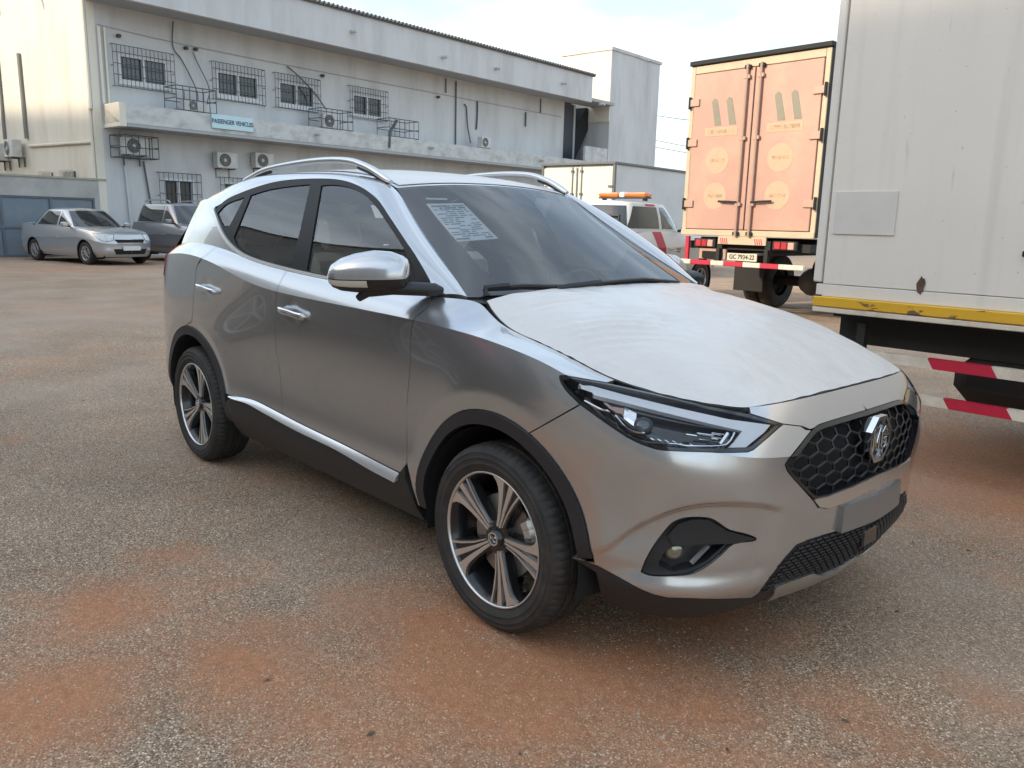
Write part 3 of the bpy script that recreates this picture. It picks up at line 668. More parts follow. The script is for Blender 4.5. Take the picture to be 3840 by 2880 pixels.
# ---- net of the lower body: columns run from the rear centre round the side to the front centre
cx = [-3.43, -3.415, -3.37, -3.28, -3.12, -2.90, -2.585, -2.2, -1.8, -1.4, -1.0, -.6, -.45, -.37, -.29, -.21, -.11, 0., .24, .44, .60, .72, .80, .845, .88, .905, .912]
cy = [0, .34, .60, .775, .858, .893, .903, .893, .885, .883, .883, .884, .885, .886, .889, .892, .897, .900, .897, .882, .845, .762, .65, .50, .30, .15, 0]
cn = []
for i in range(len(cx)):
    a, b = max(0, i-1), min(len(cx)-1, i+1); t = np.array([cx[b]-cx[a], cy[b]-cy[a]]); t /= np.linalg.norm(t); n_ = np.array([t[1], -t[0]])
    if i in (0, len(cx)-1): n_ = np.array([-1. if i == 0 else 1., 0])
    elif n_ @ np.array([cx[i]+1.3, cy[i]]) < 0: n_ = -n_
    cn.append(n_)
def zrow(side, front, rear):
    out = []
    for i in range(len(cx)):
        if i <= 2: z = rear
        elif i <= 5: z = rear+(side-rear)*(i-2)/4
        elif i <= 18: z = side
        elif i >= 23: z = front
        else: z = side+(front-side)*(i-18)/5
        out.append(z)
    return out
LOW = []
fr = lambda i: 1. if i >= 23 else (0. if i <= 18 else (i-18)/5)
cor = lambda i: 1. if 20 <= i <= 22 else (.5 if i in (19, 23) else 0.)
for (zs, zf, zr_, ins_s, ins_f, ins_c) in [(.235, .235, .30, .085, .115, 0), (.33, .30, .40, .026, .055, -.006), (.44, .385, .50, .000, .018, -.012), (.54, .47, .60, .016, .004, .012), (.69, .56, .75, .020, .0, .006), (.88, .655, .92, .0, .0, .0)]:
    zz = zrow(zs, zf, zr_); row = []
    for i in range(len(cx)):
        d = ins_s*(1-fr(i))+ins_f*fr(i)+ins_c*cor(i)
        if 4 <= i <= 7 or 15 <= i <= 18: d *= .45 if zs > .3 else 1
        row.append((cx[i]-cn[i][0]*d, -(cy[i]-cn[i][1]*d), zz[i]))
    LOW.append(row)
r6 = [(-3.43, 0, 1.10), (-3.42, .32, 1.105), (-3.38, .58, 1.10), (-3.29, .735, 1.125), (-3.12, .815, 1.148), (-2.9, .848, 1.175), (-2.585, .864, 1.186), (-2.2, .879, 1.152), (-1.8, .887, 1.072), (-1.4, .889, 1.055), (-1., .889, 1.05), (-.6, .888, 1.045), (-.45, .888, 1.042), (-.37, .888, 1.039), (-.29, .887, 1.036), (-.21, .887, 1.032), (-.11, .886, 1.026), (0, .885, 1.016), (.22, .876, .985), (.38, .858, .93), (.53, .828, .858), (.665, .772, .803), (.76, .685, .772), (.82, .555, .752), (.865, .35, .742), (.893, .17, .736), (.90, 0, .735)]
r7 = [(-3.40, 0, 1.18), (-3.39, .28, 1.18), (-3.345, .5, 1.165), (-3.25, .66, 1.185), (-3.1, .745, 1.202), (-2.9, .785, 1.232), (-2.585, .808, 1.25), (-2.2, .825, 1.226), (-1.8, .834, 1.172), (-1.4, .834, 1.148), (-1., .834, 1.135), (-.6, .828, 1.127), (-.435, .826, 1.126), (-.375, .785, 1.122), (-.30, .694, 1.117), (-.235, .708, 1.088), (-.135, .728, 1.044), (0, .738, 1.020), (.2, .747, .988), (.37, .748, .938), (.50, .695, .912), (.60, .645, .898), (.70, .590, .886), (.752, .50, .886), (.777, .32, .890), (.786, .16, .893), (.787, 0, .894)]
r6 = [(x, -y, z) for x, y, z in r6]; r7 = [(x, -y, z) for x, y, z in r7]
LOW.append(r6)
UP = [r6]
for w, bulge in ((.35, .006), (.7, .008)):
    row = []
    for i, (a, b) in enumerate(zip(r6, r7)):
        p = np.array(a)*(1-w)+np.array(b)*w; k = bulge*(1.6 if i >= 19 else 1)
        o_ = np.array([cn[i][0], -cn[i][1], .8]); o_ /= np.linalg.norm(o_); row.append(tuple(p+o_*k))
    UP.append(row)
UP.append(r7)
sst = lambda t: np.clip(t, 0, 1)**2*(3-2*np.clip(t, 0, 1))
BROW = np.array(cr([(.42, .590), (.47, .60), (.53, .616), (.60, .632), (.67, .640), (.73, .636), (.775, .614), (.81, .572), (.84, .515), (.87, .44)], 12))
def body_disp(P):
    D = np.zeros_like(P); x, y, z = P[:, 0], -P[:, 1], P[:, 2]
    for wx in (0., -2.585):                                     # surface tucks in towards the wheel openings
        r = np.hypot(x-wx, z-.33); a = np.clip((.525-r)/.075, 0, 1.3); on = (y > .6) & (z < .96)
        D[:, 1] += np.where(on, .009*sst(a*.8), 0)
    zb = np.interp(y, BROW[:, 0], BROW[:, 1])   # brow over the fog lamp
    k = sst((zb-z)/.030)*sst((z-.338)/.075)*sst((y-.46)/.10)*sst((.885-y)/.06)*np.where(x > .40, 1, 0)
    D[:, 0] += -.027*k*.62; D[:, 1] += .027*k*.78
    for hx, hz in ((-2.315, 1.018), (-1.355, .985)):            # hollows behind the door handles
        D[:, 1] += np.where(y > .8, .005*np.exp(-((x-hx)/.050)**2-((z-hz)/.036)**2), 0)
    return D
SB = Surf([LOW, UP], body_disp, out=(0, -1, 0), nu=330, nv=130)
LV = SB.LV; LU = SB.LU
def ctr(z):                                                     # centre line of the nose at a height
    vs = np.linspace(0, LV, 400); P = SB.ev(np.full(400, LU), vs); i = int(np.argmin(np.abs(P[:, 2]-z))); return np.array([LU, vs[i]])
def top(u0, u1, n=20): return [np.array([u, LV]) for u in np.linspace(u0, u1, n)]
def arc(wx, r, a0, a1, n=24): return SB.xz([(wx+r*math.cos(R_(a0+(a1-a0)*i/n)), .33+r*math.sin(R_(a0+(a1-a0)*i/n))) for i in range(n+1)])
RA = .452
# traced shut lines
door_line = SB.px(cr(Q(zA, (1474, 790), (1448, 840), (1386, 897), (1370, 1000), (1365, 1150), (1350, 1330), (1352, 1500))+Q(zC, (190, 330), (190, 660)), 4))
split_line = SB.px(cr(Q(zA, (704, 680), (672, 770), (667, 1000), (688, 1150), (700, 1280), (703, 1392)), 5))
strip_top = SB.px(cr(Q(zC, (150, 714), (0, 638))+Q(zA, (1000, 1533), (800, 1437), (620, 1343), (560, 1315), (500, 1299), (440, 1292)), 4))
strip_bot = SB.px(cr(Q(zC, (143, 757), (0, 684))+Q(zA, (1000, 1564), (800, 1470), (620, 1374), (540, 1330), (470, 1308), (440, 1294)), 4))
hl_low = cr(Q(zH, (300, 402), (450, 512), (650, 652), (800, 742), (950, 802), (1100, 832), (1600, 850), (1850, 846)), 5)
hl_inner = Q(zH, (1850, 846), (1905, 825), (2050, 703), (2150, 612), (2182, 590))
hl_top = Q(zH, (2182, 590), (2170, 575), (1880, 497), (1500, 421), (1000, 302), (560, 206), (200, 145), (125, 145))
hl_back = cr(Q(zH, (118, 160), (128, 200), (182, 285), (300, 402)), 4)
fb_line = SB.px(lin([zH(300, 415), zC(880, 490)], 12))
grille_top = cr(Q(zG, (262, 950), (300, 890), (400, 765), (540, 588), (640, 525), (900, 445), (1217, 348)), 5)
grille_bot = cr(Q(zG, (262, 950), (300, 1035), (430, 1180), (500, 1250), (560, 1298)), 4)+Q(zG, (700, 1272), (950, 1178), (1120, 1100))
bl_pts = Q(zD, (214, 1168), (285, 1186), (360, 1215), (450, 1264))+Q(zK, (90, 1030), (160, 1066), (300, 1122), (450, 1156), (1000, 1172), (1380, 1158), (1460, 1100), (1600, 905), (1750, 712), (1880, 566), (2000, 520), (2212, 448))
BLINE = SB.px(lin(bl_pts, 14))+[ctr(.452)]
u_belt_f = door_line[0][0]; u_split = split_line[0][0]
bon_c = SB.px([zH(1880, 495)])[0]; u_bon_front = bon_c[0]
u_bon_r = SB.px([(1823, 1138)])[0][0]; u_fend_hl = SB.px([zH(565, 206)])[0][0]

def both_sides(name, data, material, parent=None):
    a = panel(name, data, material, parent or suv); b = panel(name, data, material, parent or suv, mirror=True); return a, b

# ---- painted panels
fend = door_line[::-1]+top(u_belt_f, u_fend_hl, 40)+SB.px(lin([zH(560, 207), zH(200, 147), zH(122, 147)], 12))+SB.px(hl_back)+fb_line+arc(0, RA, 66, 182)+SB.xz([(-.452, .31), (-.475, .31)])
fender_r, fender_l = both_sides('front_fender', trim(SB, fend, spacing=.02, flange=.02), PAINT)
fd = door_line+strip_top[:18]
fd = [p for p in fd if p[0] > split_line[-1][0]]+split_line[::-1]+top(u_split, u_belt_f, 30)
fdoor = both_sides('front_door', trim(SB, fd, spacing=.018), PAINT)
rd_back = SB.px(cr(Q(zA, (385, 505), (330, 545), (268, 605), (250, 700), (240, 830), (234, 905)), 4))
stR = [p for p in strip_top if p[0] < split_line[-1][0]]
rd = split_line+stR+arc(-2.585, RA, 18, 96)+rd_back[::-1]+top(rd_back[0][0], u_split, 24)
rdoor = both_sides('rear_door', trim(SB, rd, spacing=.018), PAINT)
uq = SB.xz([(-3.2, .9)])[0][0]
qp = rd_back+arc(-2.585, RA, 97, 182)+SB.xz([(-3.04, .30)])+[np.array([uq, SB.xz([(-3.2, .36)])[0][1]])]+[np.array([uq, v]) for v in np.linspace(SB.xz([(-3.2, .4)])[0][1], LV, 12)]+top(uq, rd_back[0][0], 14)
quart = both_sides('quarter_panel', trim(SB, qp, spacing=.03), PAINT)
v9 = SB.xz([(-3.2, .80)])[0][1]
rear_low = [np.array([u, v]) for u, v in [(0, .05)]+[(u, .05) for u in np.linspace(.05, uq, 14)]+[(uq, v) for v in np.linspace(.1, v9, 8)]+[(u, v9) for u in np.linspace(uq, 0, 14)]]
panel('rear_bumper', trim(SB, rear_low, spacing=.05), BLK, suv, both=True)
rear_up = [np.array([u, v]) for u, v in [(u, v9) for u in np.linspace(0, uq, 12)]+[(uq, v) for v in np.linspace(v9, LV, 8)]+[(u, LV) for u in np.linspace(uq, 0, 12)]]
tailgate = panel('tailgate', trim(SB, rear_up, spacing=.05), PAINT, suv, both=True)
hl_poly = SB.px(hl_low)+SB.px(lin(hl_inner, 12))+SB.px(lin(hl_top, 14))+SB.px(hl_back)
fog = cr(Q(zK, (160, 870), (200, 760), (300, 580), (450, 380), (550, 300), (700, 264), (900, 270), (1000, 312), (1130, 400), (1300, 442), (1400, 477), (1432, 500), (1400, 530), (1180, 562), (1050, 680), (900, 800), (780, 870), (650, 905), (400, 916), (250, 906), (162, 874)), 3)
fog_uv = SB.px(fog)
bump = SB.px(hl_low)+SB.px(lin(hl_inner, 12))+SB.px(lin([zG(420, 545), zG(500, 600)], 10)[:-1])+SB.px(cr(Q(zG, (540, 588), (400, 765), (300, 890), (262, 950)), 5))+SB.px(cr(Q(zG, (262, 950), (300, 1035), (430, 1182), (560, 1330), (600, 1392)), 4))+SB.px(lin(Q(zG, (600, 1392), (700, 1400), (900, 1330), (1120, 1205)), 14))+[ctr(.574)]+BLINE[::-1]+arc(0, RA, 8, 64)+fb_line[::-1]
front_bumper = panel('front_bumper', trim(SB, bump, holes=[fog_uv], spacing=.011, flange=.03), PAINT, suv, both=True)
nose = SB.px(lin([zH(1880, 497), zH(2182, 592)], 12))+SB.px([zG(440, 552), zG(520, 585)])+SB.px(cr(Q(zG, (560, 572), (640, 525), (900, 445), (1150, 370)), 5))+[ctr(.842)]+[np.array([LU, v]) for v in np.linspace(ctr(.845)[1], LV, 6)]+top(LU, u_bon_front, 20)
panel('nose_panel', trim(SB, nose, spacing=.018), PAINT, suv, both=True)

# ---- black and bright trim
lower = BLINE+[np.array([LU, v]) for v in np.linspace(ctr(.44)[1], 0, 8)]+[np.array([u, 0]) for u in np.linspace(LU, SB.xz([(.43, .245)])[0][0], 30)]+SB.xz([(.445, .3), (.449, .36)])
lower_panel = panel('lower_bumper', trim(SB, lower, spacing=.02, flange=.05), BLK, suv, both=True)
skid = SB.px(cr(Q(zK, (1618, 1090), (1625, 1040), (1700, 992), (1900, 922), (2040, 870), (2130, 896))+Q(zD, (1605, 1256), (1690, 1212)), 3))
cs = SB.ev(np.full(200, LU), np.linspace(0, LV, 200)); 
skid += [ctr(.318), ctr(.282)]+SB.px(lin(Q(zD, (1690, 1262), (1600, 1300), (1400, 1385))+Q(zK, (1560, 1200)), 12))
panel('skid_plate', trim(SB, skid, spacing=.02, off=.008, flange=.02, gap=0), SATIN, suv, both=True)
sill = strip_bot[:3]+strip_bot[3:]+arc(-2.585, RA, 12, -4, 5)+[np.array([u, .005]) for u in np.linspace(SB.xz([(-2.10, .26)])[0][0], SB.xz([(-.47, .26)])[0][0], 24)]+SB.xz([(-.482, .3), (-.482, .36)])+SB.px(Q(zC, (186, 740), (186, 672), (153, 716), (146, 757)))
both_sides('sill_cladding', trim(SB, sill, spacing=.025, off=.006, flange=.03), BLK)
strip = strip_top+strip_bot[::-1][1:]
def resamp(p, n):
    p = np.array(p); d = np.concatenate([[0], np.cumsum(np.linalg.norm(np.diff(p, axis=0), axis=1))]); t = np.linspace(0, d[-1], n)
    return np.stack([np.interp(t, d, p[:, k]) for k in range(p.shape[1])], 1)
s1, s2 = resamp(strip_top, 40), resamp(strip_bot, 40)
for sgn in (1, -1):
    A_, B_, C_ = SB.at(s1, .004), SB.at(s2, .022), SB.at(s2, .002); mid_ = A_*.5+B_*.5+np.array([0, -.003, .003]); v = []
    for a, m2, b, c in zip(A_, mid_, B_, C_): v += [a, m2, b, c]
    f = [(4*i+k, 4*i+k+1, 4*i+k+5, 4*i+k+4) for i in range(39) for k in range(3)]+[(0, 1, 2, 3)]
    recalc(mk('sill_strip', [(p[0], p[1]*sgn, p[2]) for p in v], f, mat('strip_silver', (.80, .80, .79), rough=.32, metal=.7), suv, 40))
for wx, a0, a1 in ((0., 10, 182), (-2.585, -2, 182)):
    both_sides('wheel_arch_trim', trim(SB, arc(wx, RA, a0, a1, 40)+arc(wx, .402, a1, a0, 40), spacing=.02, off=.007, flange=.05, gap=.001), BLK)
panel('grille_strip', trim(SB, SB.px(lin(Q(zG, (560, 1300), (700, 1272), (950, 1178), (1120, 1100)), 14))+[ctr(.622), ctr(.573)]+SB.px(lin(Q(zG, (1120, 1200), (900, 1322), (700, 1390), (606, 1384), (560, 1325)), 14)), spacing=.016, off=.006, flange=.03, gap=0), SATIN, suv, both=True)

# ---- grille: recessed back, woven lattice, badge
grille = empty('grille', (0, 0, 0)); grille.parent = suv
gpoly = SB.px(grille_top)+[ctr(.84), ctr(.62)]+SB.px(grille_bot[::-1])
panel('grille_back', trim(SB, gpoly, spacing=.03, off=-.055, flange=0, gap=-.004), DARK, grille, both=True)
ghole = inset(dedupe(gpoly), .011); ghole[ghole[:, 0] > LU-.02, 0] = LU+.03
panel('grille_frame', trim(SB, gpoly, holes=[ghole], spacing=.02, off=.003, flange=.05, gap=0), GLOSSBLK, grille, both=True)
gp3 = SB.at(gpoly); gyz = gp3[:, 1:3]
def nose_x(y, z):
    uv = SB.hit((3., -max(abs(y), .004), z), (-1, 0, 0)); return SB.at([uv])[0][0]
mb = MB(); CWd, CHt = .078, .046
def inside_grille(y, z): return inside(np.array([[-max(abs(y), .006), z]]), gyz)[0]
rows = range(-2, 9)
segs = []
for r in rows:
    for c in range(-8, 9):
        y0 = c*CWd+(CWd/2 if r % 2 else 0); z0 = .60+r*CHt*.75
        segs += [((y0, z0), (y0+CWd/2, z0-CHt*.30)), ((y0, z0), (y0-CWd/2, z0-CHt*.30)), ((y0, z0), (y0, z0+CHt*.45))]
for a, b in segs:
    for t0, t1 in ((0, .5), (.5, 1)):
        p = [(a[0]+(b[0]-a[0])*t, a[1]+(b[1]-a[1])*t) for t in (t0, t1)]
        if not all(inside_grille(*q) for q in p): continue
        P3 = [(nose_x(*q)-.020, q[0], q[1]) for q in p]; mb.tube(P3, .0042, 5)
mb.build('grille_mesh', mat('grille_black', (.012, .012, .013), rough=.35), grille, 40)
def octa(r, y0=0., z0=.738): return [(y0+r*math.cos(R_(22.5+45*i)), z0+r*1.04*math.sin(R_(22.5+45*i))) for i in range(8)]
BX = nose_x(0, .738)
def ring(mb, o, i, x0, x1):
    n = len(o); v = [(x0, *p) for p in o]+[(x1, *p) for p in o]+[(x1, *p) for p in i]+[(x0, *p) for p in i]
    mb.add(v, [(k*n+j, k*n+(j+1) % n, ((k+1) % 4)*n+(j+1) % n, ((k+1) % 4)*n+j) for k in range(4) for j in range(n)])
badge = empty('badge'); badge.parent = suv
mb = MB(); mb.prism(octa(.072), lambda a, b, d: (BX+d, a, b), -.03, -.004); recalc(mb.build('badge_base', GLOSSBLK, badge))
mb = MB(); ring(mb, octa(.079), octa(.066), BX-.014, BX+.006)
def stroke(mb, pts, w=.0085):
    for a, b in zip(pts[:-1], pts[1:]):
        d = np.array(b)-np.array(a); l = np.linalg.norm(d); an = math.atan2(d[1], d[0])
        mb.box((BX+.0, (a[0]+b[0])/2, .738+(a[1]+b[1])/2), (.012, l+w*.8, w), .0015, Matrix.Rotation(an, 3, 'X'))
stroke(mb, [(-.047, -.036), (-.047, .034), (-.026, -.018), (-.006, .034), (-.006, -.036)])
stroke(mb, [(.047, .026), (.030, .036), (.014, .020), (.014, -.022), (.030, -.036), (.047, -.024), (.047, -.002), (.031, -.002)])
mb.build('badge_letters', CHROME, badge, 30)
# number plate blank
mb = MB(); 
for (y0, y1) in ((-.215, 0), (0, .215)): pass
n_ = 12; v = []; f = []
for i in range(n_+1):
    y = -.213+.426*i/n_; x = nose_x(y, .52); 
    for dx in (-.004, .014):
        for z in (.468, .556): v.append((x+dx, y, z))
for i in range(n_):
    a, b = i*4, i*4+4; f += [(a+2, b+2, b+3, a+3), (a+1, a+3, b+3, b+1), (a, b, b+2, a+2)]
f += [(0, 2, 3, 1), (n_*4, n_*4+1, n_*4+3, n_*4+2)]
mk('plate_holder', v, f, mat('plate_holder_grey', (.30, .295, .285), rough=.38, metal=.6), suv)
# lower intake lattice
mb = MB()
lg = SB.at(SB.px(lin(Q(zK, (1480, 1100), (1620, 915), (1765, 722), (1890, 580), (2010, 535), (2212, 462)), 20))+[ctr(.447), ctr(.33)]+SB.px(lin(Q(zD, (1700, 1200), (1605, 1245))+Q(zK, (2130, 885), (2040, 858), (1900, 910), (1640, 1010)), 20)))[:, 1:3]
for r in range(14):
    for c in range(-26, 27):
        y0 = c*.032+(.016 if r % 2 else 0); z0 = .30+r*.0125
        if not (inside(np.array([[-abs(y0), z0]]), lg)[0]): continue
        x = nose_x(y0, z0)
        sl_ = (nose_x(y0+.01, z0)-nose_x(y0-.01, z0))/.02
        mb.box((x+.005, y0, z0), (.007, .024, .0065), .0015, Matrix.Rotation(math.atan2(-sl_, 1), 3, 'Z'))
mb.build('lower_grille_mesh', mat('intake_grey', (.022, .022, .024), rough=.45), suv)
mb = MB(); mb.box((nose_x(0, .40)+.004, 0.0, .405), (.02, .10, .06), .006); mb.build('radar_cover', GLOSSBLK, suv)

# ---- headlights
def fan(name, poly, off, material, parent, spacing=.015, flange=0., gap=0., mirror=False, both=False): return panel(name, trim(SB, poly, spacing=spacing, off=off, flange=flange, gap=gap), material, parent, mirror=mirror, both=both)
DRL = mat('drl_plastic', (.74, .75, .77), rough=.3, coat=.4)
REFL = mat('lamp_reflector', (.80, .80, .80), rough=.10, metal=1., bump=.15, bscale=120)
AMB = mat('amber_lens', (.34, .20, .16), rough=.2, coat=.5)
drl = SB.px(lin(Q(zH, (300, 212), (420, 218), (720, 300), (1200, 420), (1700, 535), (2080, 590), (2022, 660), (1850, 800), (1690, 800), (1760, 720), (1815, 645), (1500, 570), (1000, 445), (720, 372), (500, 320), (310, 262)), 12))
hous_in = inset(dedupe(hl_poly), .010)
def amb_poly(): return SB.px(lin(Q(zH, (505, 375), (720, 400), (720, 480), (640, 470), (560, 430)), 12))
def refl_poly(): return SB.px(lin(Q(zH, (730, 385), (840, 445), (830, 560), (900, 665), (760, 570), (700, 520), (720, 480)), 12))
proj_c = SB.at(SB.px([zH(905, 545)]), -.028)[0]; proj_n = SB.normal(*[np.array([q]) for q in SB.px([zH(905, 545)])[0]])[0]
ch1 = SB.at(SB.px(cr(Q(zH, (330, 375), (480, 450), (560, 470), (620, 560), (700, 670), (820, 720), (900, 752), (1200, 772), (1600, 780), (1700, 740), (1745, 655)), 4)), -.012)
ch2 = SB.at(SB.px(cr(Q(zH, (620, 500), (700, 600), (780, 650), (900, 668)), 4)), -.016)
led = [SB.at(SB.px([zH(x, y)]), -.018)[0] for x, y in ((1690, 655), (1620, 760))]
fins = [[SB.at(SB.px([zH(x0, y0)]), -.022)[0], SB.at(SB.px([zH(x1, y1)]), -.02)[0]] for x0, y0, x1, y1 in ((1540, 640, 1680, 668), (1540, 685, 1655, 705), (1530, 725, 1635, 740), (1400, 640, 1560, 668), (1420, 700, 1540, 722), (1300, 650, 1400, 670))]
fins += [[SB.at(SB.px([zH(x0, y0)]), -.020)[0], SB.at(SB.px([zH(x1, y1)]), -.02)[0]] for x0, y0, x1, y1 in ((950, 715, 985, 735), (1020, 722, 1055, 742), (1090, 730, 1125, 750), (1160, 736, 1195, 756), (1240, 742, 1275, 760), (1330, 746, 1365, 764))]
for sgn in (1, -1):
    h = empty('headlight'); h.parent = suv; mi = sgn < 0
    my = lambda p: (p[0], p[1]*sgn, p[2])
    fan('lamp_housing', hl_poly, -.045, GLOSSBLK, h, mirror=mi)
    panel('lamp_bezel', trim(SB, hl_poly, holes=[hous_in], spacing=.012, off=-.003, flange=.05, gap=0), GLOSSBLK, h, mirror=mi)
    fan('running_light', drl, -.008, DRL, h, flange=.014, spacing=.012, mirror=mi)
    fan('side_marker', amb_poly(), -.020, AMB, h, mirror=mi); fan('reflector', refl_poly(), -.022, REFL, h, mirror=mi)
    mb = MB(); n8 = Vector(proj_n); t1 = n8.cross(Vector((0, 0, 1))).normalized(); t2 = t1.cross(n8); rr = .030
    vv = []; ff = []
    for i in range(7):
        a = (math.pi/2)*i/6
        for j in range(20):
            b_ = 2*math.pi*j/20; p = Vector(proj_c)+n8*(math.sin(a)*.018)+t1*(math.cos(a)*math.cos(b_)*rr)+t2*(math.cos(a)*math.sin(b_)*rr*.9); vv.append(my(p))
    ff = [(i*20+j, i*20+(j+1) % 20, (i+1)*20+(j+1) % 20, (i+1)*20+j) for i in range(6) for j in range(20)]
    o = mk('projector', vv, ff, mat('projector_glass', (.06, .07, .08), rough=.05, coat=1.), h, True); recalc(o)
    mb = MB(); mb.tube([my(p) for p in ch1], .0032, 6); mb.tube([my(p) for p in ch2], .0028, 6)
    mb.tube([my(led[0]), my(led[1])], .007, 6)
    for a, b in fins: mb.tube([my(a), my(b)], .0028, 5)
    mb.build('lamp_trim', CHROME, h, 50)
    fan('lamp_lens', inset(dedupe(hl_poly), .003), .0, CLEAR, h, mirror=mi)
# ---- fog lamps
fog_open = SB.px(lin(Q(zK, (345, 800), (400, 690), (510, 608), (960, 586), (1110, 580), (900, 762), (720, 850), (520, 884), (365, 835)), 12))
wedge = SB.px(lin(Q(zK, (520, 575), (450, 470), (560, 340), (720, 285), (900, 290), (1110, 415), (1420, 500), (1190, 552)), 12))
lampc = SB.at(SB.px([zK(545, 690)]), -.025)[0]
slat = [SB.at(SB.px([zK(x, y)]), -.02)[0] for x, y in ((930, 600), (730, 800))]
for sgn in (1, -1):
    mi = sgn < 0; g = empty('fog_lamp'); g.parent = suv
    panel('fog_surround', trim(SB, fog_uv, holes=[fog_open], spacing=.014, off=-.014, flange=.045, gap=.001), BLK, g, mirror=mi)
    fan('fog_bowl', fog_open, -.055, mat('bowl_grey', (.05, .05, .05), rough=.35), g, gap=-.006, mirror=mi)
    fan('fog_fin', wedge, .004, BLK, g, flange=.02, mirror=mi)
    mb = MB(); mb.tube([(slat[0][0], slat[0][1]*sgn, slat[0][2]), (slat[1][0], slat[1][1]*sgn, slat[1][2])], .008, 6); mb.build('fog_slat', mat('grey_plastic', (.16, .17, .18), rough=.4), g, 50)
    mb = MB(); mb.lathe([(0, -.004), (.016, -.006), (.028, -.012), (.036, -.03)], (0, 0, 0), 'x', 20)
    o = mb.build('fog_bulb', mat('fog_glass', (.30, .28, .22), rough=.12, metal=.6, coat=1.), g, True); o.location = (lampc[0], lampc[1]*sgn, lampc[2]); o.rotation_euler = (0, 0, -sgn*.75)
# ---- tail lights
tl = SB.px(lin(Q(zA, (128, 540), (175, 540), (168, 585), (128, 640), (114, 640), (114, 560)), 8))
for p in tl: p[0] = max(p[0], .02)
u_t = SB.xz([(-2.98, 1.0)])[0][0]; vt0 = SB.xz([(-3.1, 1.03)])[0][1]; vt1 = SB.xz([(-3.1, 1.2)])[0][1]
tlp = [np.array([u, v]) for u, v in ((u_t, vt1), (u_t-.10, vt1+.01), (.50, vt1-.01), (.50, vt0+.03), (u_t-.12, vt0), (u_t-.05, vt0+.08))]
tlp = [np.array(q) for q in lin([tuple(p) for p in tlp]+[tuple(tlp[0])], .02)]
both_sides('tail_light', trim(SB, tlp, spacing=.03, off=.004, flange=.01, gap=0), mat('red_lamp', (.42, .012, .02), rough=.12, coat=1.))

# ---- bonnet and its film
u_cor = u_bon_front; NB_ = 18
eu = np.linspace(u_bon_r+.0, u_cor, NB_); E_ = SB.ev(eu, np.full(NB_, LV)); E_[:, 1] -= .001; E_[:, 2] -= .006
E_[0] = (-.268, -.690, 1.118); E_[1] = E_[1]*.7+E_[0]*.3
fu = np.linspace(LU, u_cor, 40); FR_ = SB.ev(fu, np.full(40, LV)); FR_[:, 0] += .001; FR_[:, 2] -= .004      # front edge, centre to corner
cxs = np.interp(np.linspace(0, 1, NB_), [0, .12, .25, .4, .55, .7, .85, 1], [-.205, -.15, -.05, .10, .27, .45, .63, FR_[0][0]])
czs = np.interp(cxs, [-.205, -.185, -.14, -.08, .03, .17, .30, .40, .49, .58, .69, FR_[0][0]], [1.152, 1.150, 1.146, 1.139, 1.124, 1.101, 1.074, 1.049, 1.022, .989, .942, FR_[0][2]])
edge = [(e[0], -e[1], e[2]) for e in E_]; cen = [(x, 0, z) for x, z in zip(cxs, czs)]
BNrows = []
tt = [0, .2, .4, .58, .72, .84, .93, .975, 1.]
for ri, (e, c) in enumerate(zip(edge, cen)):
    row = []; kf = max(0., 1-(NB_-1-ri)/5.)
    for t in tt:
        z = c[2]+(e[2]-c[2])*(.30*t**2+.70*t**5); x = c[0]+(e[0]-c[0])*(t**2.0); y = -e[1]*t
        yf = -y/e[1]*-FR_[-1][1]; xf_ = np.interp(yf, -FR_[:, 1], FR_[:, 0]); zf_ = np.interp(yf, -FR_[:, 1], FR_[:, 2])
        gx = FR_[0][0]+(FR_[-1][0]-FR_[0][0])*t**2; gz = FR_[0][2]+(FR_[-1][2]-FR_[0][2])*(.30*t**2+.70*t**5)
        row.append((x+kf*(xf_-gx), y, z+kf*(zf_-gz)))
    BNrows.append(row)
BN = Surf([np.array(BNrows)], None, out=(0, 0, 1), nu=60, nv=90)
full = lambda S, d=0.: [np.array(q) for q in lin([(0, d), (S.LU-d, d), (S.LU-d, S.LV-d), (0, S.LV-d), (0, d)], .012)]
panel('bonnet', trim(BN, full(BN, .002), spacing=.03, gap=0, flange=.02), PAINT, suv, both=True)
fb = []
rf = random.Random(3)
for q in full(BN, .0022):
    q = q.copy()
    if q[0] > .01: q += np.array([-.0004*(1+math.sin(q[1]*37)*math.sin(q[1]*11)), .0003*math.sin(q[0]*29)])
    fb.append(q)
vf, ff_, nf = trim(BN, fb, spacing=.013, gap=0, off=.003, flange=0)
def wrinkle(v, amp):
    out = []
    for p in v:
        x, y, z = p; w = 0
        w += .0012*(1+math.sin(31*x+7*math.sin(9*y))*math.sin(23*y+3*math.sin(11*x)))
        for (cx_, cy_, an, L_, kk) in ((.24, -.60, .9, .16, 150.), (.20, -.50, .95, .14, 120.), (-.14, -.50, 1.2, .12, 130.)):
            dx, dy = x-cx_, y-cy_; a_ = dx*math.cos(an)+dy*math.sin(an); b_ = -dx*math.sin(an)+dy*math.cos(an)
            w += amp*math.exp(-(a_/L_)**2-(b_/.09)**2)*(1+math.sin(b_*kk))*.75
        out.append((x, y, z+w))
    return out
vall = vf+[[p[0], -p[1], p[2]] for p in vf]; fall = [list(q) for q in ff_]+[[i+len(vf) for i in q[::-1]] for q in ff_]
bm = bmesh.new(); bv = [bm.verts.new(p) for p in wrinkle(vall, .0060)]
for q in fall:
    try: bm.faces.new([bv[i] for i in q])
    except ValueError: pass
bmesh.ops.remove_doubles(bm, verts=bm.verts, dist=.0004)
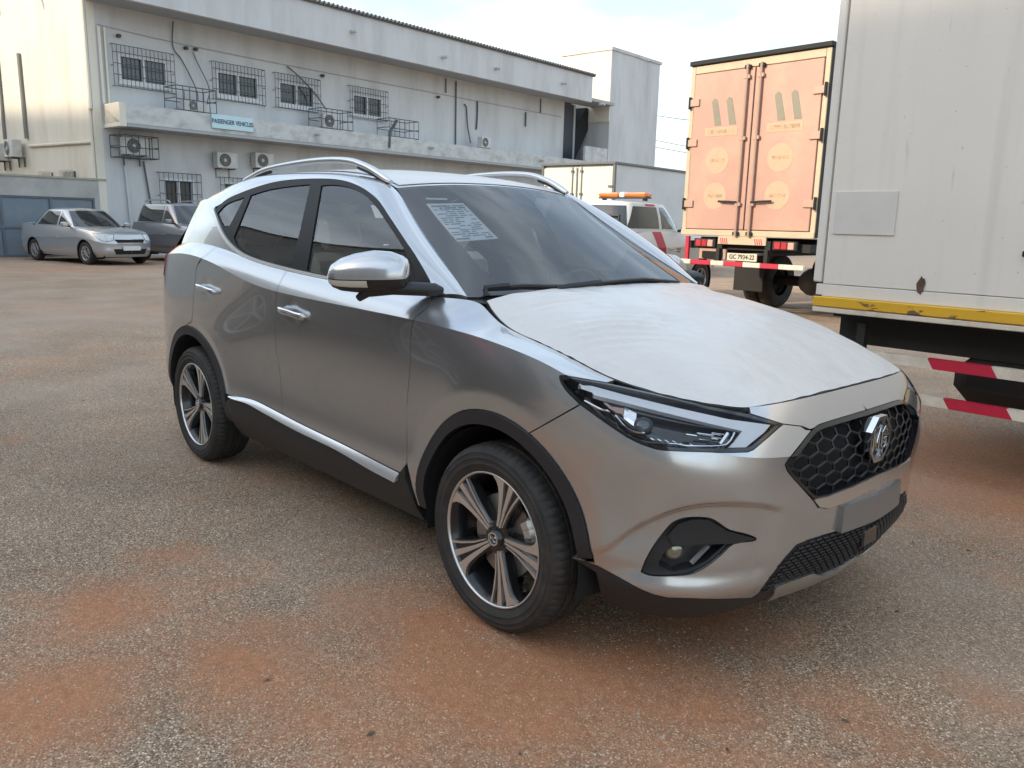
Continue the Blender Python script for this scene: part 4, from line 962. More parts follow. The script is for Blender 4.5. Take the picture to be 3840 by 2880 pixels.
me = bpy.data.meshes.new('bonnet_film'); bm.to_mesh(me); bm.free(); me.shade_smooth(); o = link('bonnet_film', me, suv, FILM); tag(o, 'white protective film wrinkled over the bonnet')
# ---- greenhouse side surface
bx_ = [-3.1, -2.9, -2.585, -2.2, -1.8, -1.4, -1., -.6, -.3]
by_ = [.745, .785, .808, .825, .834, .834, .834, .828, .812]
bz_ = [1.202, 1.232, 1.248, 1.226, 1.172, 1.148, 1.135, 1.125, 1.112]
GSr = []
xs_ = list(np.linspace(-3.05, -.28, 14))
for dz in (-.03, .06, .17, .26, .35, .46):
    row = []
    for x in xs_:
        yb = np.interp(x, bx_, by_); zb = np.interp(x, bx_, bz_); d = max(dz, 0)
        row.append((x, -(yb-.003-(.265*d+.45*d*d)-(.05*max(0, -2.5-x)*d*3)), zb+dz))
    GSr.append(row)
GS = Surf([np.array(GSr)], None, out=(0, -1, 0), nu=160, nv=50)
TRIM = mat('window_trim_black', (.016, .017, .018), rough=.55, spec=.3)
dlo_top = cr(Q(zA, (352, 330), (420, 270), (520, 228), (640, 187), (760, 170), (900, 166), (1000, 170), (1080, 193), (1150, 232), (1210, 288), (1300, 428), (1390, 558), (1462, 690), (1474, 745)), 4)
dlo_bot = cr(Q(zA, (1474, 782), (1300, 762), (1100, 725), (950, 690), (740, 648), (560, 598), (470, 550), (400, 468), (352, 345)), 4)
glassF = cr(Q(zA, (905, 202), (960, 198), (1040, 208), (1100, 232), (1150, 268)), 3)+cr(Q(zA, (1200, 325), (1285, 452), (1352, 560), (1392, 640), (1397, 745)), 3)+Q(zA, (1300, 745), (1100, 708), (950, 675), (830, 642))
glassR = cr(Q(zA, (540, 252), (640, 222), (750, 205), (848, 196)), 3)+Q(zA, (800, 420), (752, 615))+cr(Q(zA, (735, 622), (600, 590), (520, 555), (470, 515), (452, 470)), 3)
glassQ = cr(Q(zA, (368, 345), (415, 297), (508, 262)), 3)+Q(zA, (432, 408), (410, 420))+cr(Q(zA, (400, 412), (378, 375), (368, 347)), 3)
dlo = GS.px(lin(dlo_top, 14))+GS.px(lin(dlo_bot, 14))
gF, gR, gQ = [GS.px(lin(g+[g[0]], 14)[:-1]) for g in (glassF, glassR, glassQ)]
for mi in (False, True):
    panel('window_frame', trim(GS, dlo, holes=[gF, gR, gQ], spacing=.02, off=.001, flange=.02, gap=0), TRIM, suv, mirror=mi)
    d_ = fdoor[1 if mi else 0]; r_ = rdoor[1 if mi else 0]
    panel('window_glass', trim(GS, gF, spacing=.04, off=-.004, flange=0, gap=-.003), SIDEG, d_, mirror=mi)
    panel('window_glass', trim(GS, gR, spacing=.04, off=-.004, flange=0, gap=-.003), SIDEG, r_, mirror=mi)
    panel('quarter_glass', trim(GS, gQ, spacing=.04, off=-.004, flange=0, gap=-.003), SIDEG, suv, mirror=mi)
chs = cr(Q(zA, (348, 338), (398, 466), (468, 548), (560, 597), (740, 648), (950, 694), (1200, 742), (1470, 790)), 6)
chr_t = GS.px(lin([(x+4, y-13) for x, y in chs], 10)); chr_b = GS.px(lin([(x-1, y-2) for x, y in chs], 10))
both_sides('belt_chrome', trim(GS, chr_t+chr_b[::-1], spacing=.02, off=.012, flange=.014, gap=0), MATS['strip_silver'])
cp = GS.px(lin(Q(zA, (351, 336), (398, 468), (468, 552), (560, 600), (620, 615)), 10))
u0c, u1c = cp[-1][0], GS.hit((-3.02, -3, 1.22), (0, 1, 0))[0]
cp += [np.array([u, 0.004]) for u in np.linspace(u0c, u1c, 16)]+GS.xz([(-3.0, 1.235), (-2.965, 1.30), (-2.93, 1.38), (-2.89, 1.475), (-2.80, 1.485), (-2.66, 1.485), (-2.55, 1.47)])
both_sides('rear_pillar', trim(GS, cp, spacing=.03, gap=0, flange=.02), PAINT)
# ---- A pillar + cant rail strip
in_px = Q(zA, (1474, 786), (1464, 690), (1392, 558), (1302, 428), (1212, 288), (1152, 231), (1080, 192), (1000, 169), (900, 165), (760, 169), (640, 186), (520, 227), (420, 269), (352, 330))
inn = [GS.at(GS.px([q]), .002)[0] for q in in_px]+[GS.at(GS.xz([(-2.66, 1.455)]), .001)[0], GS.at(GS.xz([(-2.885, 1.455)]), .001)[0]]
outc = [(-.336, .717, 1.126), (-.44, .690, 1.183), (-.60, .652, 1.268), (-.76, .615, 1.358), (-.93, .573, 1.463), (-1.02, .553, 1.522), (-1.12, .55, 1.562), (-1.28, .555, 1.592), (-1.49, .565, 1.612), (-1.79, .57, 1.620), (-2.12, .57, 1.612), (-2.42, .565, 1.592), (-2.62, .555, 1.565), (-2.75, .545, 1.545), (-2.86, .53, 1.525), (-2.96, .50, 1.50)]
outc = [np.array((x, -y, z)) for x, y, z in outc]
rows4 = [inn, [], [], outc]
for i in range(len(inn)):
    t = outc[min(i+1, len(outc)-1)]-outc[max(i-1, 0)]; a = outc[i]-inn[i]; nn = np.cross(t, a); nn /= np.linalg.norm(nn)
    if nn @ np.array([.2, -1, 1]) < 0: nn = -nn
    w_ = np.linalg.norm(a)
    rows4[1].append(inn[i]*.67+outc[i]*.33+nn*.16*w_); rows4[2].append(inn[i]*.28+outc[i]*.72+nn*.16*w_)
RF = Surf([np.array(rows4)], None, out=(0, -1, 1), nu=120, nv=16)
both_sides('cant_rail', trim(RF, full(RF, .001), spacing=.02, gap=0, flange=.015), PAINT)
# ---- windscreen, roof
wc = [(-.20, 1.125), (-.42, 1.252), (-.65, 1.378), (-.85, 1.488), (-1.0, 1.562)]
we = [(-.336, .717, 1.124), (-.50, .676, 1.213), (-.69, .632, 1.316), (-.87, .588, 1.423), (-1.034, .547, 1.528)]
ss_ = [0, .2, .4, .6, .8, .93, 1.]
WS = Surf([np.array([[(c[0]+(e[0]-c[0])*s**2.2, -e[1]*s, c[1]+(e[2]-c[1])*s**2.2) for s in ss_] for c, e in zip(wc, we)])], None, out=(1, 0, .5), nu=60, nv=60)
frit_hole = [np.array(q) for q in lin([(0, .075), (WS.LU-.16, .075), (WS.LU-.10, .10), (WS.LU-.085, .16), (WS.LU-.06, WS.LV-.10), (WS.LU-.085, WS.LV-.06), (WS.LU-.14, WS.LV-.045), (0, WS.LV-.045), (0, .075)], .02)]
frit = [np.array(q) for q in lin([(0, 0), (WS.LU, 0), (WS.LU, WS.LV), (0, WS.LV), (0, WS.LV-.045)], .02)]+[q for q in frit_hole[::-1] if True][1:-1]+[np.array([0., .075])]
ws = panel('windscreen', trim(WS, full(WS), spacing=.05, gap=0, flange=0), WSG, suv, both=True)
panel('windscreen_border', trim(WS, frit, spacing=.03, off=-.003, gap=0, flange=0), mat('frit', (.018, .019, .021), rough=.5), ws, both=True)
rc = [(-1.0, 1.562), (-1.1, 1.590), (-1.28, 1.62), (-1.5, 1.643), (-1.8, 1.652), (-2.12, 1.645), (-2.42, 1.625), (-2.65, 1.60), (-2.85, 1.57), (-3.02, 1.535)]
re = [(-1.034, .547, 1.528), (-1.12, .55, 1.562), (-1.28, .555, 1.592), (-1.49, .565, 1.612), (-1.79, .57, 1.620), (-2.12, .57, 1.612), (-2.42, .565, 1.592), (-2.62, .555, 1.565), (-2.80, .54, 1.535), (-2.96, .50, 1.50)]
RO = Surf([np.array([[(c[0]+(e[0]-c[0])*s**2, -e[1]*s, c[1]+(e[2]-c[1])*s**2.3) for s in ss_] for c, e in zip(rc, re)])], None, out=(0, 0, 1), nu=50, nv=80)
panel('roof', trim(RO, full(RO, .002), spacing=.05, gap=0, flange=.02), PAINT, suv, both=True)
panel('headliner', trim(RO, full(RO, .02), spacing=.08, gap=0, flange=0, off=-.035), mat('headliner', (.60, .59, .56), rough=.9), suv, both=True)
o = panel('roof_film', trim(RO, full(RO, .015), spacing=.04, gap=0, off=.003, flange=.002), FILM, suv, both=True); tag(o, 'white protective film over the roof')
# tailgate window and spoiler
n_ = 10; v = []; f = []
r7b = [r7[i] for i in range(5)]
for i in range(n_+1):
    s = i/n_; yb = s*.752; xb = np.interp(yb, [-q[1] for q in r7b], [q[0] for q in r7b]); zb = np.interp(yb, [-q[1] for q in r7b], [q[2] for q in r7b])
    tp = np.array((-3.02+.10*s*s, -.52*s, 1.535-.03*s*s)); bt = np.array((xb, -yb, zb)); md = tp*.5+bt*.5+np.array([-.035, -.03*s, .01])
    v += [tp, md, bt]
for i in range(n_):
    for k in range(2): a = i*3+k; f.append((a, a+1, a+4, a+3))
v2 = [(p[0], -p[1], p[2]) for p in v]; b = len(v); f2 = [tuple(k+b for k in q[::-1]) for q in f]
mk('rear_window', list(v)+v2, f+f2, mat('dark_glass', (.01, .012, .013), rough=.08, coat=1.), tailgate, True)
# ---- roof rails
for sgn in (1, -1):
    path = cr([(-2.46, -.578*sgn, 1.588), (-2.38, -.578*sgn, 1.606), (-2.2, -.578*sgn, 1.640), (-1.9, -.576*sgn, 1.660), (-1.6, -.574*sgn, 1.666), (-1.38, -.570*sgn, 1.655), (-1.24, -.566*sgn, 1.625), (-1.15, -.560*sgn, 1.592), (-1.07, -.553*sgn, 1.556)], 6)
    mb = MB(); mb.tube(path, [.020]*(len(path)-6)+[.02, .02, .019, .018, .016, .012], 10, flat=.75, up=(0, 0, 1)); rail = mb.build('roof_rail', SATIN, suv, 60)
    MB().tube([(p[0], p[1], p[2]-.016) for p in path[6:14]], .010, 6).build('rail_foot', BLK, rail, 60); MB().tube([(p[0], p[1], p[2]-.016) for p in path[-16:-2]], .012, 6).build('rail_foot', BLK, rail, 60)
# ---- door mirrors
mir_in = np.array((-.475, -.885, 1.196)); mir_tip = np.array((-.715, -1.068, 1.186))
for sgn in (1, -1):
    mr = empty('door_mirror'); mr.parent = suv
    mir_tip = np.array((-.715, -1.068, 1.186)) if sgn > 0 else np.array((-.80, -.925, 1.150))
    mir_in = np.array((-.475, -.885, 1.196)) if sgn > 0 else np.array((-.55, -.86, 1.165)); ax = mir_tip-mir_in; ax_l = np.linalg.norm(ax); axn = ax/ax_l
    upv = np.array([0, 0, 1.]); fw = np.cross(upv, axn); fw /= np.linalg.norm(fw)
    if fw[0] < 0: fw = -fw
    prof = [(-.02, .004, .004, .004), (-.015, .04, .05, .045), (0., .052, .070, .058), (.06, .062, .086, .066), (.2, .072, .104, .072), (.42, .078, .110, .074), (.65, .076, .098, .072), (.82, .068, .080, .066), (.93, .052, .058, .052), (.985, .026, .034, .03), (1.0, .004, .01, .01)]
    def shell(zlo, zhi, grow=0.):
        v = []; f = []; m_ = 14
        for (t, dep, hu, hd) in prof:
            c = mir_in+ax*t
            for j in range(m_+1):
                a = zlo+(zhi-zlo)*j/m_
                h = hu if math.sin(a) > 0 else hd
                p = c+fw*(math.cos(a)*(dep+grow))*(1 if math.cos(a) > 0 else .55)+upv*(math.sin(a)*(h+grow)*.86); v.append((p[0], p[1]*sgn, p[2]))
        k = m_+1
        for i in range(len(prof)-1):
            for j in range(m_): f.append((i*k+j, i*k+j+1, (i+1)*k+j+1, (i+1)*k+j))
        return v, f
    recalc(mk('mirror_cap', *shell(R_(-8), R_(172)), PAINT, mr, True))
    recalc(mk('mirror_shell', *shell(R_(-190), R_(-8.5), -.003), BLK, mr, True))
    pr_ = prof; prof = [q for q in prof if q[0] >= .38]
    recalc(mk('turn_signal', *shell(R_(-34), R_(-11), .003), mat('signal_lens', (.62, .60, .52), rough=.12, coat=1.), mr, True)); prof = pr_
    mb = MB(); a_ = (-.40, -.815*sgn, 1.150); b_ = (-.52, -.92*sgn, 1.152)
    mb.tube([(-.385, -.79*sgn, 1.150), a_, b_, (-.60, -.985*sgn, 1.135)], [.012, .034, .036, .030], 12, flat=.72, up=(0, 0, 1)); mb.tube([(-.60, -.985*sgn, 1.13), (-.625, -1.0*sgn, 1.108)], [.02, .014], 8); mb.build('mirror_arm', BLK, mr, 50)
    v = []; m_ = 18
    for j in range(m_):
        a = 2*math.pi*j/m_; p = mir_in+ax*(.5+.40*math.cos(a))-fw*.042+upv*(math.sin(a)*.06+.004); v.append((p[0], p[1]*sgn, p[2]))
    recalc(mk('mirror_glass', v, [tuple(range(m_))], CHROME, mr))
# ---- door handles
for nm, a, b, dr in (('door_handle', zA(272, 724), zA(366, 756), rdoor), ('door_handle', zA(700, 842), zA(832, 884), fdoor)):
    ua, ub = SB.px([a, b]); L_ = []
    for t, h in ((0, .002), (.06, .014), (.2, .022), (.5, .026), (.8, .022), (.94, .014), (1, .002)): L_.append(SB.at([ua*(1-t)+ub*t], h)[0])
    for k, sgn in enumerate((1, -1)):
        mb = MB(); mb.tube([(p[0], p[1]*sgn, p[2]) for p in cr(L_, 3)], [.002, .005, .009]+[.0125]*13+[.009, .005, .002], 8, flat=1.25, up=(0, 0, 1)); h = mb.build(nm, PAINT, dr[k], 60)
        mb = MB(); mb.tube([(p[0], (p[1]-.008)*sgn, p[2]+.009) for p in cr(L_[1:-1], 3)], .0062, 6); mb.build('handle_chrome', CHROME, h, 60)
# ---- wipers and cowl
for pts in ([(690, 938), (940, 925), (1180, 930)], [(1150, 938), (1560, 890), (1700, 880), (1920, 897)]):
    P3 = []
    for q in lin([zB(*p) for p in pts], 25):
        d = ray_dir(q)
        best = None
        uv = None
        loc, nn, idx, dist = WS.bvh.ray_cast(Vector(CAM), Vector(d))
        if loc is None:                                 # far half: use the mirrored windscreen
            loc, nn, idx, dist = WS.bvh.ray_cast(Vector(CAM*[1, -1, 1]), Vector(d*[1, -1, 1]))
            if loc is None: continue
            loc = Vector((loc.x, -loc.y, loc.z))
        P3.append(np.array(loc)+np.array([.010, 0, .014]))
    if len(P3) > 2:
        mb = MB(); mb.tube(P3, .006, 6); k = len(P3)//3; mb.tube([p+np.array([.012, 0, .010]) for p in P3[k:]], .008, 6); mb.tube([P3[0]+np.array([.02, 0, -.02]), P3[0]+np.array([.012, 0, .008]), P3[k]+np.array([.012, 0, .012])], .013, 6); mb.build('wiper', BLK, suv, 50)
v = []; f = []
for i in range(21):
    s = -1+2*i/20; a = abs(s)
    v += [(-.205-.063*a**2, .69*s, 1.150-.034*(.3*a*a+.7*a**5)-.012), (-.25-.09*a**2.2, .72*s, 1.118)]
f = [(2*i, 2*i+1, 2*i+3, 2*i+2) for i in range(20)]
mk('cowl', v, f, BLK, suv, True)
# ---- wheels
def make_wheel():
    w = empty('wheel')
    prof = [(.226, -.080), (.238, -.096), (.262, -.1060), (.266, -.1085), (.268, -.1072), (.283, -.1076), (.285, -.1090), (.288, -.1090), (.290, -.1062), (.301, -.1045), (.303, -.1058), (.306, -.1050), (.308, -.1020), (.318, -.0935), (.3255, -.082), (.3285, -.072), (.3295, -.066), (.3300, -.050), (.323, -.048), (.323, -.041), (.3308, -.039), (.3316, -.016), (.324, -.014), (.324, -.006), (.332, -.004)]
    prof = prof+[(r, -h) for r, h in prof[::-1]]; n = 288; v = []; f = []
    for i, (r, h) in enumerate(prof):
        for j in range(n):
            rr = r
            if .315 <= r and j % 4 == 0 and abs(h) > .05: rr -= .0045
            elif .33 <= r and (j+2) % 6 == 0: rr -= .004
            an = 2*math.pi*j/n; v.append((rr*math.cos(an), h, rr*math.sin(an)))
    for i in range(len(prof)-1):
        for j in range(n): f.append((i*n+j, i*n+(j+1) % n, (i+1)*n+(j+1) % n, (i+1)*n+j))
    recalc(mk('tyre', v, f, RUB, w, 35))
    mb = MB(); mb.lathe([(.2375, -.094), (.2385, -.099), (.2375, -.1005), (.2345, -.1005), (.2315, -.098), (.2305, -.090)], (0, 0, 0), 'y', 72); rim = recalc(mb.build('rim', ALLOY, w, True))
    mb = MB(); mb.lathe([(.230, -.091), (.216, -.070), (.206, .0), (.205, .09), (.225, .1)], (0, 0, 0), 'y', 64); recalc(mb.build('rim_barrel', RIMBLK, rim, True))
    face = lambda rho: -.074-.020*((rho-.04)/.19)**1.2
    for k in range(5):
        th = R_(68+72*k); er = np.array([math.cos(th), math.sin(th)]); et = np.array([-math.sin(th), math.cos(th)])
        def strip_mesh(name, tab, dep, thick, material, parent, taper=0.):
            rh = np.linspace(tab[0][0], tab[-1][0], 12); v = []; f = []
            for rho in rh:
                wi = np.interp(rho, [t[0] for t in tab], [t[1] for t in tab]); wo_ = np.interp(rho, [t[0] for t in tab], [t[2] for t in tab]); y = face(rho)+dep
                for w_, yy in ((wi-taper, y+thick), (wi, y), (wo_, y), (wo_+taper, y+thick)):
                    rr_ = math.sqrt(max(rho*rho-w_*w_*.9, 0)); p = er*rr_+et*w_; v.append((p[0], yy, p[1]))
            for i in range(len(rh)-1):
                for j in range(3): a = i*4+j; f.append((a, a+1, a+5, a+4))
            f += [(0, 1, 2, 3), tuple(len(v)-4+j for j in (3, 2, 1, 0))]
            return recalc(mk(name, v, f, material, parent, 30))
        sp = strip_mesh('spoke', [(.03, -.022, .024), (.08, -.020, .028), (.14, -.030, .040), (.19, -.044, .056), (.218, -.052, .078), (.230, -.056, .094)], .010, .03, RIMBLK, w, .006)
        strip_mesh('spoke_blade', [(.046, .006, .016), (.09, .010, .023), (.14, .016, .033), (.18, .022, .044), (.205, .027, .056), (.218, .029, .070), (.2295, .030, .088)], 0, .014, ALLOY, sp)
        strip_mesh('spoke_rib', [(.046, -.004, .0030), (.12, -.007, .0060), (.18, -.013, .0055), (.2295, -.020, .004)], 0, .014, ALLOY, sp)
        strip_mesh('spoke_rib', [(.056, -.0125, -.0085), (.12, -.021, -.0155), (.18, -.037, -.030), (.2295, -.055, -.047)], 0, .014, ALLOY, sp)
    mb = MB(); mb.lathe([(0, -.086), (.026, -.085), (.030, -.080), (.034, -.070), (.060, -.066), (.064, -.03)], (0, 0, 0), 'y', 40); cap = recalc(mb.build('hub_cap', RIMBLK, w, 40))
    mb = MB(); o8 = [(.0255*math.cos(R_(22.5+45*i)), .0255*math.sin(R_(22.5+45*i))) for i in range(8)]; i8 = [(.020*math.cos(R_(22.5+45*i)), .020*math.sin(R_(22.5+45*i))) for i in range(8)]
    v = [(a, -.084, b) for a, b in o8]+[(a, -.0885, b) for a, b in o8]+[(a, -.0885, b) for a, b in i8]+[(a, -.084, b) for a, b in i8]
    mb.add(v, [(k*8+j, k*8+(j+1) % 8, ((k+1) % 4)*8+(j+1) % 8, ((k+1) % 4)*8+j) for k in range(4) for j in range(8)])
    for pts in ([(-.014, -.009), (-.014, .009), (-.008, -.003), (-.002, .009), (-.002, -.009)], [(.014, .006), (.009, .010), (.004, .006), (.004, -.006), (.009, -.010), (.014, -.006), (.014, 0)]):
        mb.tube([(a, -.087, b) for a, b in pts], .0014, 4)
    recalc(mb.build('cap_badge', ALLOY, cap))
    mb = MB(); mb.lathe([(.06, -.035), (.148, -.035), (.150, -.03), (.150, -.012), (.06, -.012)], (0, 0, 0), 'y', 48); recalc(mb.build('brake_disc', mat('brake_steel', (.36, .35, .34), rough=.35, metal=.9), w, 40))
    mb = MB()
    for a in (8, 20, 32): mb.box((.142*math.cos(R_(a)), -.028, .142*math.sin(R_(a))), (.055, .055, .05), .012, Matrix.Rotation(-R_(a), 3, 'Y'))
    mb.build('brake_caliper', mat('caliper_alloy', (.62, .62, .61), rough=.3, metal=.8), w, 40)
    return w
wh0 = make_wheel(); wh0.parent = suv; wh0.location = (0, -.779, .33)
for (x, sgn) in ((-2.585, 1), (0, -1), (-2.585, -1)):
    w = copy_tree(wh0, suv); w.location = (x, -.779*sgn, .33); w.rotation_euler = (0, 0, 0 if sgn > 0 else math.pi)
# wheel wells and floor
for wx in (0., -2.585):
    for sgn in (1, -1):
        mb = MB(); mb.lathe([(.392, -.86), (.400, -.80), (.402, -.52), (.02, -.50)], (wx, 0, .33), 'y', 28, a0=R_(-12), a1=R_(192))
        if sgn < 0: mb.v = [(p[0], -p[1], p[2]) for p in mb.v]
        mb.build('arch_liner', DARK, suv, 40)
mb = MB(); mb.box((-1.29, 0, .27), (3.0, 1.0, .10), .02); mb.box((-1.29, 0, .30), (1.64, 1.56, .12), .02); mb.box((.52, 0, .36), (.36, 1.0, .14), .02); mb.box((-3.1, 0, .42), (.42, 1.3, .16), .02); mb.build('underbody', DARK, suv)
mb = MB(); mb.box((.40, 0, .62), (.62, 1.10, .42), .02); mb.box((.68, 0, .56), (.16, .9, .44), .02); mb.build('engine_bay', DARK, suv)
# ---- interior
DASH = mat('dash_plastic', (.05, .052, .055), rough=.6); SEAT = mat('seat_cover', (.70, .66, .58), rough=.45, coat=.3, coat_rough=.25, bump=.3, bscale=9)
mb = MB(); mb.prism([(-.28, 1.075), (-.50, 1.085), (-.66, 1.075), (-.76, 1.02), (-.78, .90), (-.70, .60), (-.30, .60)], lambda a, b, d: (a, d, b), -.70, .70); recalc(mb.build('dashboard', DASH, suv, 30))
mb = MB(); mb.box((-1.3, 0, .40), (3.2, 1.50, .06)); mb.box((-1.25, 0, .58), (1.1, .22, .30), .04); mb.build('cabin_floor', DASH, suv)
st = MB(); c0 = Vector((-.86, .37, 1.00)); tl_ = Matrix.Rotation(R_(-65), 3, 'Y')
st.tube([tuple(c0+tl_ @ Vector((.185*math.cos(a), .185*math.sin(a), 0))) for a in np.linspace(0, 2*math.pi, 28, endpoint=False)], .015, 8, closed=True)
st.tube([tuple(c0+tl_ @ Vector((0, .18, 0))), tuple(c0), tuple(c0+tl_ @ Vector((0, -.18, 0)))], .02, 6); st.cyl(tuple(c0), (-.72, .37, .95), .04, 10); st.build('steering_wheel', DASH, suv, 60)
def seat(x, y, w, name):
    s_ = empty(name); s_.parent = suv
    mb = MB(); mb.box((x, y, .60), (.52, w, .16), .05, Matrix.Rotation(R_(-6), 3, 'Y')); mb.build('seat_cushion', SEAT, s_, 40)
    mb = MB(); M = Matrix.Rotation(R_(-16), 3, 'Y'); mb.box((x-.30, y, .92), (.15, w*.96, .62), .06, M); mb.build('seat_back', SEAT, s_, 40)
    k = 1 if w < .8 else 3
    for i in range(k):
        yy = y+(i-(k-1)/2)*.42
        mb = MB(); mb.box((x-.41, yy, 1.32), (.11, .26, .17), .045, M); mb.build('headrest', SEAT, s_, 40)
for y in (-.37, .37): seat(-1.42, y, .50, 'front_seat')
seat(-2.22, 0, 1.26, 'rear_seat')
mb = MB(); mb.box((-.88, 0.0, 1.400), (.035, .25, .075), .018); mb.tube([(-.87, 0, 1.42), (-.845, 0, 1.462)], .014, 8); mb.build('inner_mirror', DASH, suv, 40)
mb = MB(); mb.prism([(-.735, 1.395), (-.95, 1.512), (-.97, 1.49), (-.83, 1.375)], lambda a, b, d: (a, d, b), -.09, .09); recalc(mb.build('sensor_cover', DASH, suv))
# ---- printed sheet taped inside the windscreen
sh = lin(Q(zB, (338, 356), (575, 352), (800, 578), (520, 600), (338, 356)), 14)[:-1]
sheet = panel('printed_sheet', trim(WS, WS.px(sh), spacing=.03, off=-.006, flange=.001, gap=0), mat('sheet_white', (.90, .92, .92), rough=.6), None); tag(sheet, 'white printed sheet taped inside the windscreen of the silver SUV', 'paper')
INK = mat('sheet_ink', (.20, .27, .32), rough=.7); rs = random.Random(9); q4 = [np.array(q) for q in ((338, 356), (575, 352), (800, 578), (520, 600))]
bil = lambda a, b: zB(*((q4[0]*(1-a)+q4[1]*a)*(1-b)+(q4[3]*(1-a)+q4[2]*a)*b))
for k in range(17):
    b0 = .06+k*.054; h = .020 if k not in (0, 1, 16) else .034
    a = .08
    while a < .90:
        w_ = rs.uniform(.08, .34) if k else .5
        if rs.random() < .78:
            a1 = min(a+w_, .93); lp = WS.px([bil(a, b0), bil((a+a1)/2, b0), bil(a1, b0), bil(a1, b0+h), bil((a+a1)/2, b0+h), bil(a, b0+h)]); panel('print_line', trim(WS, lp, spacing=.05, off=-.0045, flange=0, gap=0), INK, sheet)
        a += w_+.05
sh = lin(Q(zB, (334, 320), (470, 322), (474, 333), (338, 331), (334, 320)), 10)[:-1]
o = panel('windscreen_label', trim(WS, WS.px(sh), spacing=.03, off=-.0045, flange=.001, gap=0), mat('label_white', (.8, .8, .8), rough=.6), ws)
# ================================================================== other vehicles
def simple_wheel(R=.32, W=.2, spokes=10, rimR=.62):
    w = empty('wheel')
    mb = MB(); h = W/2; mb.lathe([(R*rimR, -h*.8), (R*.72, -h*.98), (R*.86, -h), (R*.95, -h*.86), (R*.985, -h*.6), (R, -h*.2), (R, h*.2), (R*.985, h*.6), (R*.95, h*.86), (R*.86, h), (R*rimR, h*.8)], (0, 0, 0), 'y', 36); recalc(mb.build('tyre', RUB, w, 40))
    mb = MB(); mb.lathe([(R*(rimR+.015), -h*.84), (R*rimR, -h*.92), (R*(rimR-.06), -h*.82), (R*(rimR-.1), -h*.2), (R*(rimR-.1), h*.6)], (0, 0, 0), 'y', 32); rim = recalc(mb.build('rim', mat('plain_alloy', (.50, .50, .50), rough=.35, metal=.8), w, 40))
    mb = MB(); mb.lathe([(0, -h*.1), (R*rimR*.95, -h*.1)], (0, 0, 0), 'y', 24); mb.build('brake_back', DARK, rim)
    for k in range(spokes):
        a = 2*math.pi*k/spokes; c = (R*rimR*.52*math.cos(a), -h*.72, R*rimR*.52*math.sin(a)); MB().box(c, (R*rimR*.86, .022, R*.085), .004, Matrix.Rotation(-a, 3, 'Y')).build('spoke', MATS['plain_alloy'], w)
    mb = MB(); mb.lathe([(0, -h*.86), (R*.10, -h*.84), (R*.13, -h*.7), (R*.13, -h*.2)], (0, 0, 0), 'y', 16); recalc(mb.build('hub', MATS['plain_alloy'], w, 40))
    return w
GLS = mat('car_glass', (.022, .026, .028), rough=.05, coat=1.); LAMP = mat('lamp_clear', (.62, .64, .65), rough=.15, coat=1., noise=.35, nscale=22)
def dirs(S, pts, d):
    d = np.array(d, float); d /= np.linalg.norm(d); return [S.hit(tuple(np.array(p)-d*3), tuple(d)) for p in pts]
